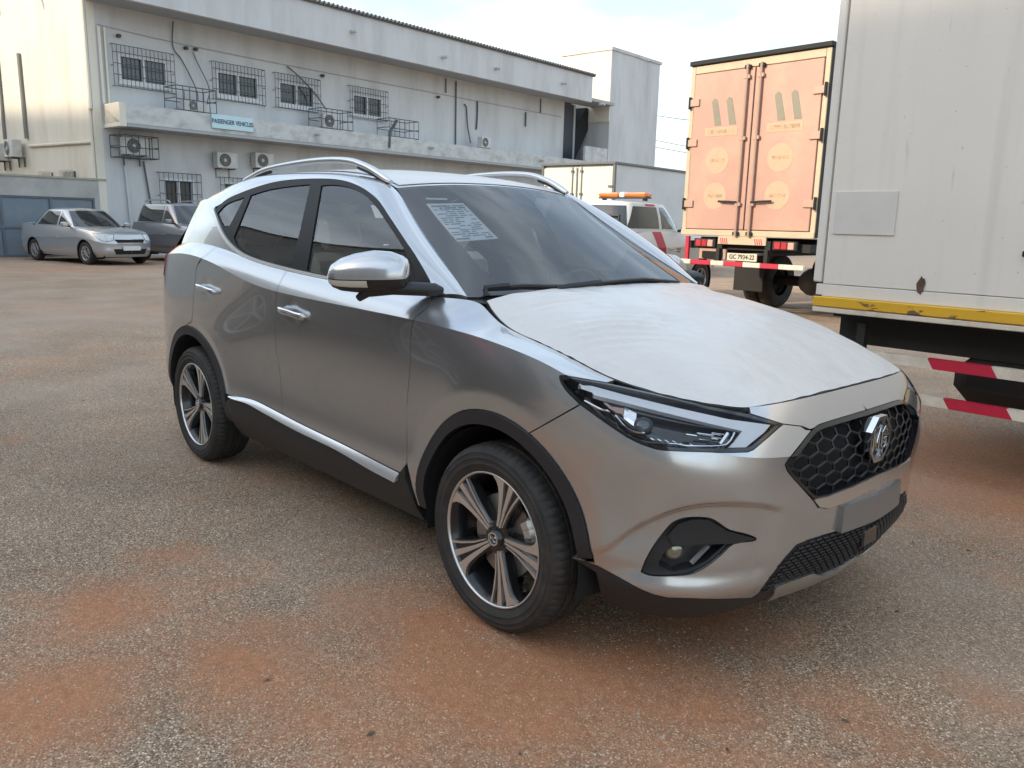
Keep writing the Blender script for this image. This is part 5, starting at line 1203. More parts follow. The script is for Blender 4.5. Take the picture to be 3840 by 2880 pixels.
def simple_car(name, label, loc, rz, P, paint, group=None, wheel=None, cat='car'):
    r = empty(name, loc, rz, label, cat, group)
    w, xf, xr, zb, zs = P['w'], P['xf'], P['xr'], P['zb'], P['sill']; af, ar = P['af'], P['ar']; WR = P['wr']
    xc, xt, xrr, xg, zr, zh, zd, zcw = P['xc'], P['xt'], P['xrr'], P['xg'], P['zr'], P['zh'], P['zd'], P['zc']
    cols = [(xr, 0), (xr+.01, .45*w), (xr+.06, .75*w), (xr+.20, .93*w), (xr+.45, .985*w), (ar, w), ((ar*2+af)/3, w), ((ar+af*2)/3, w), (af-.2, w), (af+.15, .99*w), (xf-.42, .95*w), (xf-.22, .84*w), (xf-.10, .66*w), (xf-.03, .40*w), (xf-.005, .18*w), (xf, 0)]
    def ztop(x):
        return np.interp(x, [xr, xr+.15, xg, xg+.35, xc-.1, xc, xf-.25, xf], [zd-.06, zd, zd+.01, zb, zb-.01, zcw-.02, zh+.05, zh])
    def row(z_side, z_end, ins, f=0.):
        out = []
        for i, (x, y) in enumerate(cols):
            e = min(1., max(0., (6.5-min(i, len(cols)-1-i))/3.)); z = z_side*(1-e)+z_end*e; s = 1-ins/w
            out.append(((x-(xf+xr)/2)*(1-ins*.9/(xf-xr)*2)+(xf+xr)/2, -y*s, z))
        return out
    cz = zs+(zb-zs)*.66; zec = (zs+zh)/2+.07
    low = [row(zs, zs+.02, .09), row(zs+.12, zs+.10, .015), row(zs+.30, zs+.20, .0), row(cz-.10, (zs+.20+zec)/2, .012), row(cz, zec, .0)]
    crow = low[-1]; topr = []
    for i, (x, y) in enumerate(cols):
        k = .90 if 3 <= i <= 9 else (.86 if i in (10, 11) else .93); e = min(1., max(0., (5.5-min(i, len(cols)-1-i))/3.))
        topr.append((x-(.10*e if i > 8 else -.04*e), -y*k, ztop(x)))
    midr = [tuple(np.array(a)*.5+np.array(b)*.5+np.array([.02*(1 if i > 11 else 0), -.012 if 0 < i < len(cols)-1 else 0., .012])) for i, (a, b) in enumerate(zip(crow, topr))]
    S = Surf([low, [crow, midr, topr]], None, out=(0, -1, 0), nu=150, nv=50)
    def A(wx, rr, a0, a1, n=16): return S.xz([(wx+rr*math.cos(R_(a0+(a1-a0)*i/n)), WR+rr*math.sin(R_(a0+(a1-a0)*i/n))) for i in range(n+1)])
    ra = WR+.055; LVx, LUx = S.LV, S.LU
    uu = lambda x, z=None: S.xz([(x, z or cz)])[0][0]
    vs = lambda x, z: S.xz([(x, z)])[0]
    xm = P.get('xm', (af+ar)/2-.10); xd = af-WR-.12; xe = ar+WR*.55
    zbm = zs+.05
    fline = [vs(xd, z) for z in np.linspace(zbm, cz, 6)]+[np.array([uu(xd), LVx])]
    mline = [vs(xm, z) for z in np.linspace(zbm, cz, 6)]+[np.array([uu(xm), LVx])]
    rline = [vs(xe+.10, z) for z in (WR+ra*.92, cz-.05)]+[vs(xe-.02, cz), np.array([uu(xe-.05), LVx])]
    sp = .06
    def T(u0, u1, n=10, v=None): return [np.array([u, LVx if v is None else v]) for u in np.linspace(u0, u1, n)]
    front = fline+T(uu(xd), LUx, 16)+[np.array([LUx, v]) for v in np.linspace(LVx, .0, 8)]+[np.array([u, 0.]) for u in np.linspace(LUx, vs(af+ra, zs+.02)[0], 10)]+A(af, ra, -10, 190)+[vs(xd+.02, zbm)]
    panel('body_front', trim(S, front, spacing=sp, flange=.03), paint, r, both=True)
    both = lambda nm, lp, m_, **k: [panel(nm, trim(S, lp, **{**dict(spacing=sp), **k}), m_, r, mirror=mi) for mi in (False, True)]
    fds = both('front_door', fline[::-1]+mline+T(uu(xm), uu(xd)), paint)
    rds = both('rear_door', mline[::-1]+[vs(x, zbm) for x in np.linspace(xm, ar+ra+.05, 5)]+A(ar, ra, 5, 62, 6)+rline+T(uu(xe-.05), uu(xm)), paint)
    back = rline[::-1]+A(ar, ra, 64, 190)+[np.array([u, 0.]) for u in np.linspace(vs(ar-ra, zs+.02)[0], 0, 8)]+[np.array([0., v]) for v in np.linspace(0, LVx, 8)]+T(0, uu(xe-.05), 12)
    panel('body_rear', trim(S, back, spacing=sp, flange=.03), paint, r, both=True)
    both('sill', [vs(x, zbm) for x in np.linspace(xd, ar+ra, 8)]+[np.array([u, 0.]) for u in np.linspace(vs(ar+ra, zs+.01)[0], vs(xd, zs+.01)[0], 8)], mat('sill_dark', (.06, .06, .06), rough=.5) if P.get('dark_sill') else paint)
    # bonnet and boot lids
    def lid(nm, x0, rear, crown, n=14):
        ua = np.linspace(0, LUx, 400); C_ = S.ev(ua, np.full(400, LVx)); yy = -C_[:, 1]; mid_ = LUx*.5
        sel = (ua < mid_) if rear else (ua > mid_)
        uc = ua[sel][np.argmin(np.abs(yy[sel]-.60*w))]; F_ = C_[(ua <= uc) if rear else (ua >= uc)]; F_ = F_[np.argsort(-F_[:, 1])]
        fx = lambda y: np.interp(abs(y), -F_[:, 1], F_[:, 0]); fz = lambda y: np.interp(abs(y), -F_[:, 1], F_[:, 2])
        us = np.linspace(uu(x0), uc, n); E = S.ev(us, np.full(n, LVx)); ec = E[-1]; V = []; F = []; k = 8; m_ = 2*k+1
        for i, e in enumerate(E):
            kf = (i/(n-1))**2
            for j in range(-k, k+1):
                t = j/k; y = e[1]*t; yc = ec[1]*t
                V.append((e[0]+kf*(fx(yc)-ec[0]), y, e[2]+crown*(1-abs(t)**2.5)*(1-kf)+kf*(fz(yc)-ec[2])))
        F = [(i*m_+j, i*m_+j+1, (i+1)*m_+j+1, (i+1)*m_+j) for i in range(n-1) for j in range(2*k)]
        return recalc(mk(nm, V, F, paint, r, True))
    lid('bonnet', xc-.15, False, .05); lid('boot_lid', xg+.2, True, .02)
    # cabin
    wb = .88*w; wt = P.get('wt', .66)*w
    base = [(xc+.02, 0), (xc-.04, .45*wb), (xc-.16, .80*wb), (xc-.34, .975*wb), (xc-.75, wb), ((xc+xg)/2, wb), (xg+.6, .985*wb), (xg+.25, .93*wb), (xg+.06, .72*wb), (xg, .4*wb), (xg, 0)]
    topp = [(xt+.03, 0), (xt+.02, .5*wt), (xt-.03, .85*wt), (xt-.14, .98*wt), (xt-.35, wt), ((xt+xrr)/2, wt), (xrr+.35, .99*wt), (xrr+.16, .94*wt), (xrr+.05, .78*wt), (xrr, .45*wt), (xrr, 0)]
    zb_ = lambda x: ztop(x)-.02
    b3 = [(x, -y, zb_(x)) for x, y in base]; t3 = [(x, -y, zr-.06-.02*(y/wt)**2) for x, y in topp]
    m3 = [tuple(np.array(a)*.45+np.array(b)*.55+np.array([0, -.03 if abs(a[1]) > .3 else 0, .025])) for a, b in zip(b3, t3)]
    G = Surf([[b3, m3, t3]], None, out=(0, -1, .3), nu=120, nv=30)
    panel('cabin', trim(G, full(G), spacing=.07, gap=0, flange=0), paint, r, both=True)
    V = []; F = []; k = 5
    us = np.linspace(0, G.LU, 26); E = G.ev(us, np.full(26, G.LV))
    for e in E:
        for j in range(-k, k+1): t = j/k; V.append((e[0], e[1]*t, e[2]+.055*(1-abs(t)**2.2)*min(1, 4*abs((e[0]-xt)*(e[0]-xrr))/(xt-xrr)**2*2.2)))
    m_ = 2*k+1; F = [(i*m_+j, i*m_+j+1, (i+1)*m_+j+1, (i+1)*m_+j) for i in range(25) for j in range(2*k)]
    recalc(mk('roof', V, F, paint, r, True))
    def wpoly(xa, xb, zlo, zhi):
        # side window between two pillar lines, following the cabin
        fr_ = lambda x, z: x
        return lin([(xa[0], zlo), (xa[1], zhi), (xb[1], zhi), (xb[0], zlo), (xa[0], zlo)], .06)[:-1]
    zl, zt = zb+.035, zr-.13
    ax0, ax1 = xc-.42, xt-.22; gx0, gx1 = xg+P.get('qa', .42), xrr+P.get('qb', .30)
    for mi in (False, True):
        k_ = 1 if mi else 0
        for d_, (xa, xb) in ((fds[k_], ((ax0, ax1), (xm+.05, xm+.05))), (rds[k_], ((xm-.05, xm-.05), (gx0, gx1)))):
            panel('window_glass', trim(G, G.xz(wpoly(xa, xb, zl, zt)), spacing=.08, off=.006, flange=.006, gap=0), GLS, d_, mirror=mi)
    # windscreen / rear window as bands of the cabin surface
    def band(u1, m_, nm, rear=False):
        a, b = (G.LU-u1, G.LU) if rear else (0., u1)
        pts = lin([(a, .05), (b, .05), (b-(.10 if not rear else 0), G.LV-.06), (a+(.10 if rear else 0), G.LV-.06), (a, .05)], .06)[:-1]
        return panel(nm, trim(G, [np.array(p) for p in pts], spacing=.06, off=.006, flange=.004, gap=0), m_, r, both=True)
    band(.80*wb, GLS, 'windscreen'); band(.74*wb, GLS, 'rear_window', True)
    # lamps, grille
    for mi in (False, True):
        z1 = zh-.05
        vc = S.v0[1]; dv = LVx-vc; ua_ = np.linspace(LUx*.6, LUx, 300); Ya = -S.ev(ua_, np.full(300, vc+dv*.5))[:, 1]
        u2 = ua_[np.argmin(np.abs(Ya-.50*w))]; u1 = uu(xf-.52); um = u1*.45+u2*.55
        hlp = [np.array(q) for q in ((u1, vc+.78*dv), (um, vc+.93*dv), (u2, vc+.93*dv), (u2-.03, vc+.36*dv), (um+.04, vc+.16*dv), (um-.12, vc+.30*dv), (u1+.06, vc+.58*dv))]
        hlp = [np.array(q) for q in lin([tuple(p) for p in hlp]+[tuple(hlp[0])], .04)][:-1]
        h_ = empty('headlight'); h_.parent = r
        panel('lamp_lens', trim(S, hlp, spacing=.04, off=.008, flange=.01, gap=0), LAMP, h_, mirror=mi); panel('lamp_surround', trim(S, [p for p in inset(dedupe(hlp), -.012)], spacing=.05, off=.004, flange=.01, gap=0), DARK, h_, mirror=mi)
        fg = S.yz([(-.72*w, zs+.20), (-.62*w, zs+.20), (-.62*w, zs+.27), (-.72*w, zs+.27)]); panel('fog_lamp', trim(S, fg, spacing=.04, off=.006, flange=.01, gap=0), LAMP, r, mirror=mi)
        tlp_ = dirs(S, [(xr+.02, -.55*w, zd-.16), (xr+.2, -.92*w, zd-.12), (xr+.25, -.95*w, zd-.30), (xr+.02, -.60*w, zd-.34)], (1, .8, 0)); panel('tail_light', trim(S, tlp_, spacing=.05, off=.006, flange=.01, gap=0), MATS['red_lamp'], r, mirror=mi)
        sgn = -1 if mi else 1
        mr = empty('door_mirror'); mr.parent = r; mx_ = xc-.42
        MB().box((mx_, -(w+.05)*sgn, zb+.06), (.12, .19, .13), .035).build('mirror_cap', paint, mr, 40); MB().tube([(mx_, -w*.86*sgn, zb-.0), (mx_, -(w+.02)*sgn, zb+.03)], .025, 6).build('mirror_arm', BLK, mr)
        for d_, x in ((fds[1 if mi else 0], xm+.14), (rds[1 if mi else 0], xe+.12)):
            pz = S.at(S.xz([(x, cz-.03), (x+.16, cz-.03)]), .018); MB().tube([(p[0], p[1]*sgn, p[2]) for p in pz], .014, 6).build('door_handle', P.get('handle', paint), d_)
    g0, g1 = P.get('grille', (zh-.25, zh-.14)); gw = P.get('gw', .42)*w
    gl = lin([(-gw, g1), (-.003, g1), (-.003, g0), (-gw*.8, g0), (-gw, g1)], .04)[:-1]
    gr = panel('grille', trim(S, S.yz(gl), spacing=.03, off=.012, flange=.02, gap=0), DARK, r, both=True)
    mb = MB()
    for z in np.linspace(g0, g1, P.get('gbars', 3)):
        P3 = [S.at(S.yz([(-max(abs(y), .02), z)]), .02)[0] for y in np.linspace(0, gw*.86, 8)]
        pts = [(p[0], -p[1], p[2]) for p in P3[::-1]]+[tuple(p) for p in P3]; mb.tube(pts, .010, 5)
    mb.build('grille_bars', CHROME, gr)
    il = lin([(-.55*w, zs+.24), (-.003, zs+.25), (-.003, zs+.10), (-.48*w, zs+.10), (-.55*w, zs+.24)], .05)[:-1]; panel('intake', trim(S, S.yz(il), spacing=.06, off=.005, flange=.01, gap=0), DARK, r, both=True)
    px_ = S.at(S.yz([(-.004, zs+.26)]), 0)[0][0]; MB().box((px_+.02, 0, zs+.26), (.012, .50, .115), .003).build('number_plate', mat('plate_white', (.7, .7, .68), rough=.5), r)
    if P.get('rails'):
        for sgn in (1, -1): MB().tube(cr([(xt-.25, -wt*.86*sgn, zr-.03), (xt-.4, -wt*.88*sgn, zr+.035), ((xt+xrr)/2, -wt*.9*sgn, zr+.05), (xrr+.35, -wt*.88*sgn, zr+.03), (xrr+.2, -wt*.86*sgn, zr-.03)], 5), .02, 6).build('roof_rail', SATIN, r, 50)
    if P.get('chrome_belt'):
        for sgn in (1, -1):
            P3 = G.at(G.xz([(x, zb+.012) for x in np.linspace(xc-.4, xg+.35, 10)]), .012); MB().tube([(p[0], p[1]*sgn, p[2]) for p in P3], .010, 5).build('belt_chrome', CHROME, r)
    MB().box(((xf+xr)/2, 0, zs+.07), ((xf-xr)-.5, w*1.5, .14)).build('underbody', DARK, r)
    for x in (af, ar):
        for sgn in (1, -1):
            mb = MB(); mb.lathe([(ra-.004, -w*.97), (ra-.002, -w*.55), (.02, -w*.52)], (x, 0, WR), 'y', 20, a0=R_(-25), a1=R_(205))
            if sgn < 0: mb.v = [(p[0], -p[1], p[2]) for p in mb.v]
            mb.build('arch_liner', DARK, r)
            wc = copy_tree(wheel, r); wc.location = (x, -(w-.125)*sgn, WR); wc.rotation_euler = (0, 0, 0 if sgn > 0 else math.pi)
    return r, S, G
wA = simple_wheel(.31, .19, 9); wB = simple_wheel(.35, .23, 5)
SED = dict(w=.865, xf=2.21, xr=-2.26, zb=1.0, sill=.20, af=1.36, ar=-1.26, wr=.31, xc=1.02, xt=.18, xrr=-1.02, xg=-1.66, zr=1.53, zh=.82, zd=1.07, zc=.99, grille=(.59, .69), gw=.50, gbars=2, qa=.52, qb=.26)
SUVP = dict(w=.92, xf=2.27, xr=-2.22, zb=1.13, sill=.24, af=1.37, ar=-1.35, wr=.35, xc=.98, xt=.22, xrr=-1.72, xg=-2.02, zr=1.76, zh=.96, zd=1.13, zc=1.10, wt=.70, grille=(.70, .83), gw=.55, gbars=3, rails=True, chrome_belt=True, dark_sill=True, qa=.38, qb=.22)
simple_car('saloon_car', 'silver four door saloon parked in front of the blue grey gate', (-23.52, 4.18, 0), R_(14.5), SED, mat('silver_paint', (.50, .51, .52), rough=.30, metal=.6, coat=.8), wheel=wA)
simple_car('estate_suv', 'dark grey SUV with roof rails parked close to the workshop wall', (-23.0, 6.95, 0), R_(9), SUVP, mat('graphite_paint', (.24, .24, .255), rough=.28, metal=.6, coat=1.), wheel=wB)
simple_car('saloon_car', 'dark blue saloon parked beyond the silver SUV, seen through its glass', (-5.15, 4.35, 0), R_(96), SED, mat('navy_paint', (.03, .035, .05), rough=.25, metal=.4, coat=1.), wheel=wA)
simple_car('estate_suv', 'black SUV parked alongside the silver SUV, mirrored in its doors', (-4.3, -3.55, 0), R_(180), SUVP, mat('black_paint', (.012, .012, .014), rough=.22, coat=1.), wheel=wB)
# pickup: cab forward, load bed behind
PICK = dict(w=.90, xf=2.62, xr=-2.55, zb=1.31, sill=.46, af=1.62, ar=-1.42, wr=.38, xc=1.18, xt=.52, xrr=-.82, xg=-1.08, zr=1.86, zh=1.14, zd=1.2, zc=1.25, wt=.74, grille=(.92, 1.05), gw=.5, dark_sill=True, xm=.10, qa=.22, qb=.16)
PW = mat('pickup_white', (.72, .71, .69), rough=.35, coat=.5)
pk, pS, pG = simple_car('pickup_truck', 'white double cab pickup with orange roof light bar and red stripe', (-8.10, 9.40, 0), R_(97), PICK, PW, wheel=wB, cat='pickup')
REDV = mat('red_vinyl', (.52, .03, .06), rough=.4)
st_ = lin([(-.25, 1.29), (.06, 1.29), (.22, .72), (-.02, .72), (-.25, 1.29)], .05)[:-1]
panel('red_stripe', trim(pS, pS.xz(st_), spacing=.05, off=.004, flange=.002, gap=0), REDV, pk); panel('red_stripe', trim(pS, pS.xz(st_), spacing=.05, off=.004, flange=.002, gap=0), REDV, pk, mirror=True)
st2 = lin([(-.30, 1.745), (.02, 1.745), (.02, 1.79), (-.30, 1.79), (-.30, 1.745)], .05)[:-1]; panel('red_stripe', trim(pG, pG.xz(st2), spacing=.05, off=.006, flange=.002, gap=0), REDV, pk)
for x, z, wd in ((.62, .98, .16), (.62, .93, .14), (.58, .80, .06), (.58, .77, .07), (.72, .785, .16)):
    q = pS.xz([(x-wd/2, z-.012), (x+wd/2, z-.012), (x+wd/2, z+.012), (x-wd/2, z+.012)]); panel('door_mark', trim(pS, q, spacing=.05, off=.003, flange=.0, gap=0), mat('mark_grey', (.16, .16, .17), rough=.6), pk)
lb = empty('light_bar'); lb.parent = pk
ORG = mat('orange_lens', (.90, .24, .02), rough=.18, coat=1., trans=.2)
MB().box((.05, -.30, 1.955), (.24, .46, .085), .03).build('lens', ORG, lb, 40); MB().box((.05, .30, 1.955), (.24, .46, .085), .03).build('lens', ORG, lb, 40)
MB().box((.05, 0, 1.955), (.22, .13, .10), .02).build('speaker_box', PW, lb, 40); MB().box((.05, 0, 1.90), (.20, 1.06, .025), .005).build('bar_base', BLK, lb)
for y in (-.5, .5): MB().box((.05, y*.9, 1.87), (.08, .06, .06)).build('bar_foot', BLK, lb)
mb = MB(); mb.tube([(-1.2, -.72, 1.1), (-1.2, -.72, 1.55), (-1.2, .72, 1.55), (-1.2, .72, 1.1)], .035, 8); mb.build('roll_bar', BLK, pk, 40)
for k, (x, y, sx, sy, h) in enumerate(((-1.5, -.3, .4, .6, .42), (-1.9, .2, .5, .7, .30), (-2.1, -.45, .3, .3, .5))): MB().box((x, y, 1.12+h/2), (sx, sy, h), .03).build('load_box', mat('load_dark', (.04, .04, .045), rough=.6), pk)

# ------------------------------------------------------------------ orange door box truck
OR = mat('faded_orange', (.50, .285, .225), rough=.5, noise=.05, nscale=1.2, dirt=(.66, .46, .30, .55), dscale=.9, dlo=.48, dhi=.75); CRM = mat('cream_steel', (.60, .47, .33), rough=.55, noise=.06, nscale=3, dirt=(.40, .30, .20, .6), dscale=3)
STEEL = mat('worn_steel', (.46, .31, .24), rough=.55, metal=.15); RUSTY = mat('chassis_black', (.018, .017, .016), rough=.75); BOXW = mat('box_white', (.62, .61, .58), rough=.55, dirt=(.45, .43, .38, .5), dscale=1.2)
WHP = mat('bar_white', (.72, .66, .56), rough=.5, dirt=(.40, .33, .25, .5), dscale=8); RDP = mat('bar_red', (.50, .02, .05), rough=.45, noise=.1, nscale=9)
ot = empty('box_truck', (-4.915, 8.5, 0), 0, 'orange doored box truck seen from behind with striped bumper bar', 'truck', None)
MB().box((0, 3.15, 2.57), (2.24, 6.1, 2.54), .01).build('cargo_box', BOXW, ot)
MB().box((0, .03, 3.90), (2.34, .16, .07), .01).build('roof_edge', RUSTY, ot)
for x in (-1.11, 1.11): MB().box((x, .04, 2.57), (.075, .10, 2.58), .006).build('corner_post', CRM, ot)
MB().box((1.155, .10, 2.57), (.012, .2, 2.58)).build('side_rail', RUSTY, ot)
MB().box((0, .04, 3.80), (2.14, .10, .115), .006).build('head_rail', CRM, ot); MB().box((0, .03, 1.315), (2.30, .12, .09), .006).build('sill_rail', CRM, ot)
PALE = mat('pale_print', (.58, .37, .25), rough=.55, noise=.08, nscale=8); TEAL = mat('teal_print', (.24, .22, .165), rough=.55, noise=.1, nscale=6)
SMUDGE = mat('print_smudge', (.58, .35, .21), rough=.6, dirt=(.34, .24, .15, .9), dscale=16, dlo=.50, dhi=.56)
for sgn, nm in ((-1, 'left'), (1, 'right')):
    d = empty('cargo_door'); d.parent = ot; xc_ = .535*sgn
    MB().box((xc_, .0, 2.55), (1.05, .05, 2.36), .006).build('door_panel', OR, d)
    lx = (-5.44+4.915) if sgn < 0 else (-4.37+4.915); lz = 3.08
    for dx in (-.10, .16):
        mb = MB(); mb.prism([(lx+dx-.02, lz-.14), (lx+dx+.10, lz-.14), (lx+dx-.0, lz+.24), (lx+dx-.05, lz+.27), (lx+dx-.10, lz+.22)], lambda a, b, e: (a, e, b), -.0285, -.026); recalc(mb.build('emblem_bar', TEAL, d))
    MB().box((lx, -.027, lz-.23), (.58, .003, .13)).build('emblem_band', PALE, d)
    MB().box((lx, -.0292, lz-.23), (.48, .002, .06)).build('emblem_print', SMUDGE, d)
    for cz_, rr in ((2.42, .205), (1.88, .205)):
        cx_ = (-5.47+4.915) if sgn < 0 else (-4.40+4.915); mb = MB(); mb.prism([(cx_+rr*math.cos(a), cz_+rr*math.sin(a)) for a in np.linspace(0, 2*math.pi, 32, endpoint=False)], lambda a, b, e: (a, e, b), -.028, -.0255); recalc(mb.build('round_mark', PALE, d))
        MB().box((cx_, -.0292, cz_), (.26, .002, .05), 0).build('mark_print', SMUDGE, d)
    for z in (3.31, 2.70, 1.76):
        h = MB().box((1.045*sgn, -.035, z), (.20, .03, .11), .006).build('hinge', STEEL, d); MB().tube([(1.125*sgn, -.04, z-.09), (1.125*sgn, -.04, z+.09)], .022, 8).build('hinge_pin', RUSTY, h)
    x = .115*sgn
    rod = MB().tube([(x, -.06, 1.27), (x, -.06, 3.78)], .022, 8).build('lock_rod', STEEL, d)
    for z in (1.31, 1.75, 2.72, 3.60, 3.74): MB().box((x, -.05, z), (.10, .045, .055), .006).build('rod_bracket', RUSTY if z in (1.31, 3.74) else STEEL, rod)
    MB().tube([(x, -.075, 1.78), (x+.17*sgn*1.0, -.085, 1.79), (x+.34*sgn, -.07, 1.795)], .016, 6).build('lock_handle', RUSTY, rod)
MB().box((0, -.004, 2.55), (.010, .03, 2.34)).build('door_seal', RUSTY, ot)
MB().box((-.02, -.01, 1.205), (.84, .03, .125), .004).build('centre_plate', CRM, ot)
for x0 in (-.38, .22):
    for k in range(4):
        mb = MB(); a = x0+.035*k; mb.prism([(a, 1.15), (a+.016, 1.15), (a-.02+.016, 1.24), (a-.02, 1.24)], lambda p, q, e: (p, e, q), -.0275, -.0255); recalc(mb.build('hazard_stripe', RDP, ot))
for x, dark in ((-.70, 0), (.69, 1)):
    l = empty('tail_lamp'); l.parent = ot
    MB().box((x, .03, 1.15), (.40, .06, .14), .01).build('lamp_box', RUSTY, l)
    for k, c in enumerate(((.50, .04, .05), (.42, .03, .04), (.62, .38, .30))): MB().box((x-.11+.11*k, -.005, 1.15), (.10, .03, .105), .008).build('lens', mat('truck_lens%d' % k, c, rough=.3, coat=.5), l)
MB().box((-.56, .05, .98), (.50, .05, .17), .01).build('step_frame', STEEL, ot); MB().box((-.55, .02, .97), (.36, .05, .11)).build('step_void', DARK, ot)
np_ = empty('number_plate'); np_.parent = ot
MB().box((.01, -.02, .955), (.52, .015, .115), .004).build('plate', mat('plate_cream', (.62, .58, .44), rough=.5), np_)
text_mesh('plate_text', 'GC 7934-22', .095, mat('plate_ink', (.03, .028, .025), rough=.6), np_, Matrix.Translation((.01, -.029, .955)) @ Matrix.Rotation(R_(90), 4, 'X'), .002, .92)
bb = empty('bumper_bar'); bb.parent = ot; xs = [-1.18, -.80, -.34, -.06, .10, .40, .72, 1.06]
segs_ = [(-1.18, -.90, 0), (-.90, -.52, 1), (-.52, -.28, 0), (-.28, .06, 1), (.06, .36, 0), (.36, .66, 1), (.66, 1.06, 0)]
for a, b, red in segs_: MB().box(((a+b)/2, -.05, .845), (b-a, .05, .075), .008).build('bar_segment', RDP if red else WHP, bb)
MB().box((-1.02, .0, 1.06), (.07, .05, .38), .006).build('red_post', RDP, ot)
for x in (-.42, .42): MB().box((x, 3.2, 1.10), (.09, 6.4, .22)).build('chassis_rail', RUSTY, ot); MB().box((x, .0, .96), (.06, .08, .24)).build('bar_hanger', RUSTY, ot)
MB().box((0, .35, 1.12), (2.1, .5, .12)).build('rear_crossmember', RUSTY, ot)
MB().box((0, 1.2, 1.2), (2.1, 1.6, .08)).build('floor_frame', RUSTY, ot)
MB().cyl((-.8, 2.3, .5), (.8, 2.3, .5), .09, 10).build('axle', RUSTY, ot); MB().lathe([(0, -.22), (.18, -.16), (.24, 0), (.18, .16), (0, .22)], (0, 2.3, .5), 'y', 16).build('differential', mat('diff_grey', (.16, .16, .14), rough=.6), ot, True)
tw = simple_wheel(.48, .26, 6, .55)
for x in (-.98, -.70, .70, .98):
    q = copy_tree(tw, ot); q.location = (x, 2.3, .48); q.rotation_euler = (0, 0, R_(90 if x > 0 else -90))
for x in (-.98, .98):
    q = copy_tree(tw, ot); q.location = (x, 6.6, .48); q.rotation_euler = (0, 0, R_(90 if x > 0 else -90))
for x in (-.84, .84): MB().box((x, 1.62, .62), (.58, .02, .62), .005).build('mud_flap', RUSTY, ot)
MB().cyl((.95, .9, .78), (.95, 1.5, .78), .26, 16).build('air_tank', RUSTY, ot, 40)
cab = empty('truck_cab'); cab.parent = ot; MB().box((0, 7.2, 1.65), (2.1, 1.7, 1.9), .12).build('cab_shell', BOXW, cab, 40); MB().box((0, 8.03, 2.05), (1.85, .1, .75), .05).build('cab_windscreen', GLS, cab)

# ------------------------------------------------------------------ plain white box truck by the tower
wt_ = empty('box_truck', (-13.55, 13.9, 0), R_(8), 'white box truck with closed rear doors parked in front of the stair tower', 'truck')
MB().box((0, 2.75, 1.99), (2.36, 5.3, 1.96), .01).build('cargo_box', mat('box_grey_white', (.56, .58, .58), rough=.5, dirt=(.44, .44, .43, .5), dscale=1.), wt_)
WD = mat('door_lit_white', (.70, .69, .60), rough=.45, dirt=(.55, .52, .42, .4), dscale=2); EDG = mat('edge_grey', (.12, .125, .13), rough=.5)  # doors of the same white box, yellowish sunlight put into their colour
for sgn in (-1, 1):
    d = empty('cargo_door'); d.parent = wt_; MB().box((.585*sgn, .06, 1.97), (1.10, .05, 1.86), .005).build('door_panel', WD, d)
    rod = MB().tube([(.15*sgn, .02, 1.02), (.15*sgn, .02, 2.92)], .022, 6).build('lock_rod', mat('rod_grey', (.30, .30, .28), rough=.5), d)
    for z in (2.80, 2.2, 1.3): MB().box((.15*sgn, .015, z), (.08, .05, .06)).build('rod_bracket', EDG, rod)
    for z in (1.3, 2.4): MB().box((1.10*sgn, .02, z), (.16, .04, .05)).build('hinge', EDG, d)
MB().box((0, 2.72, 3.0), (2.46, 5.44, .06), .005).build('roof_edge', EDG, wt_)
for x in (-1.18, 1.18): MB().box((x, .06, 1.98), (.07, .08, 1.98), .004).build('corner_post', EDG, wt_)
MB().box((0, 2.75, .92), (2.2, 5.2, .16)).build('floor_frame', RUSTY, wt_)
for x in (-.98, -.70, .70, .98):
    q = copy_tree(tw, wt_); q.location = (x, 1.5, .48); q.rotation_euler = (0, 0, R_(90 if x > 0 else -90))
for x in (-.98, .98):
    q = copy_tree(tw, wt_); q.location = (x, 6.2, .48); q.rotation_euler = (0, 0, R_(90 if x > 0 else -90))
cab = empty('truck_cab'); cab.parent = wt_; MB().box((0, 6.4, 1.55), (2.1, 1.6, 1.8), .12).build('cab_shell', BOXW, cab, 40); MB().box((0, 7.2, 1.95), (1.8, .06, .7), .03).build('cab_windscreen', GLS, cab)

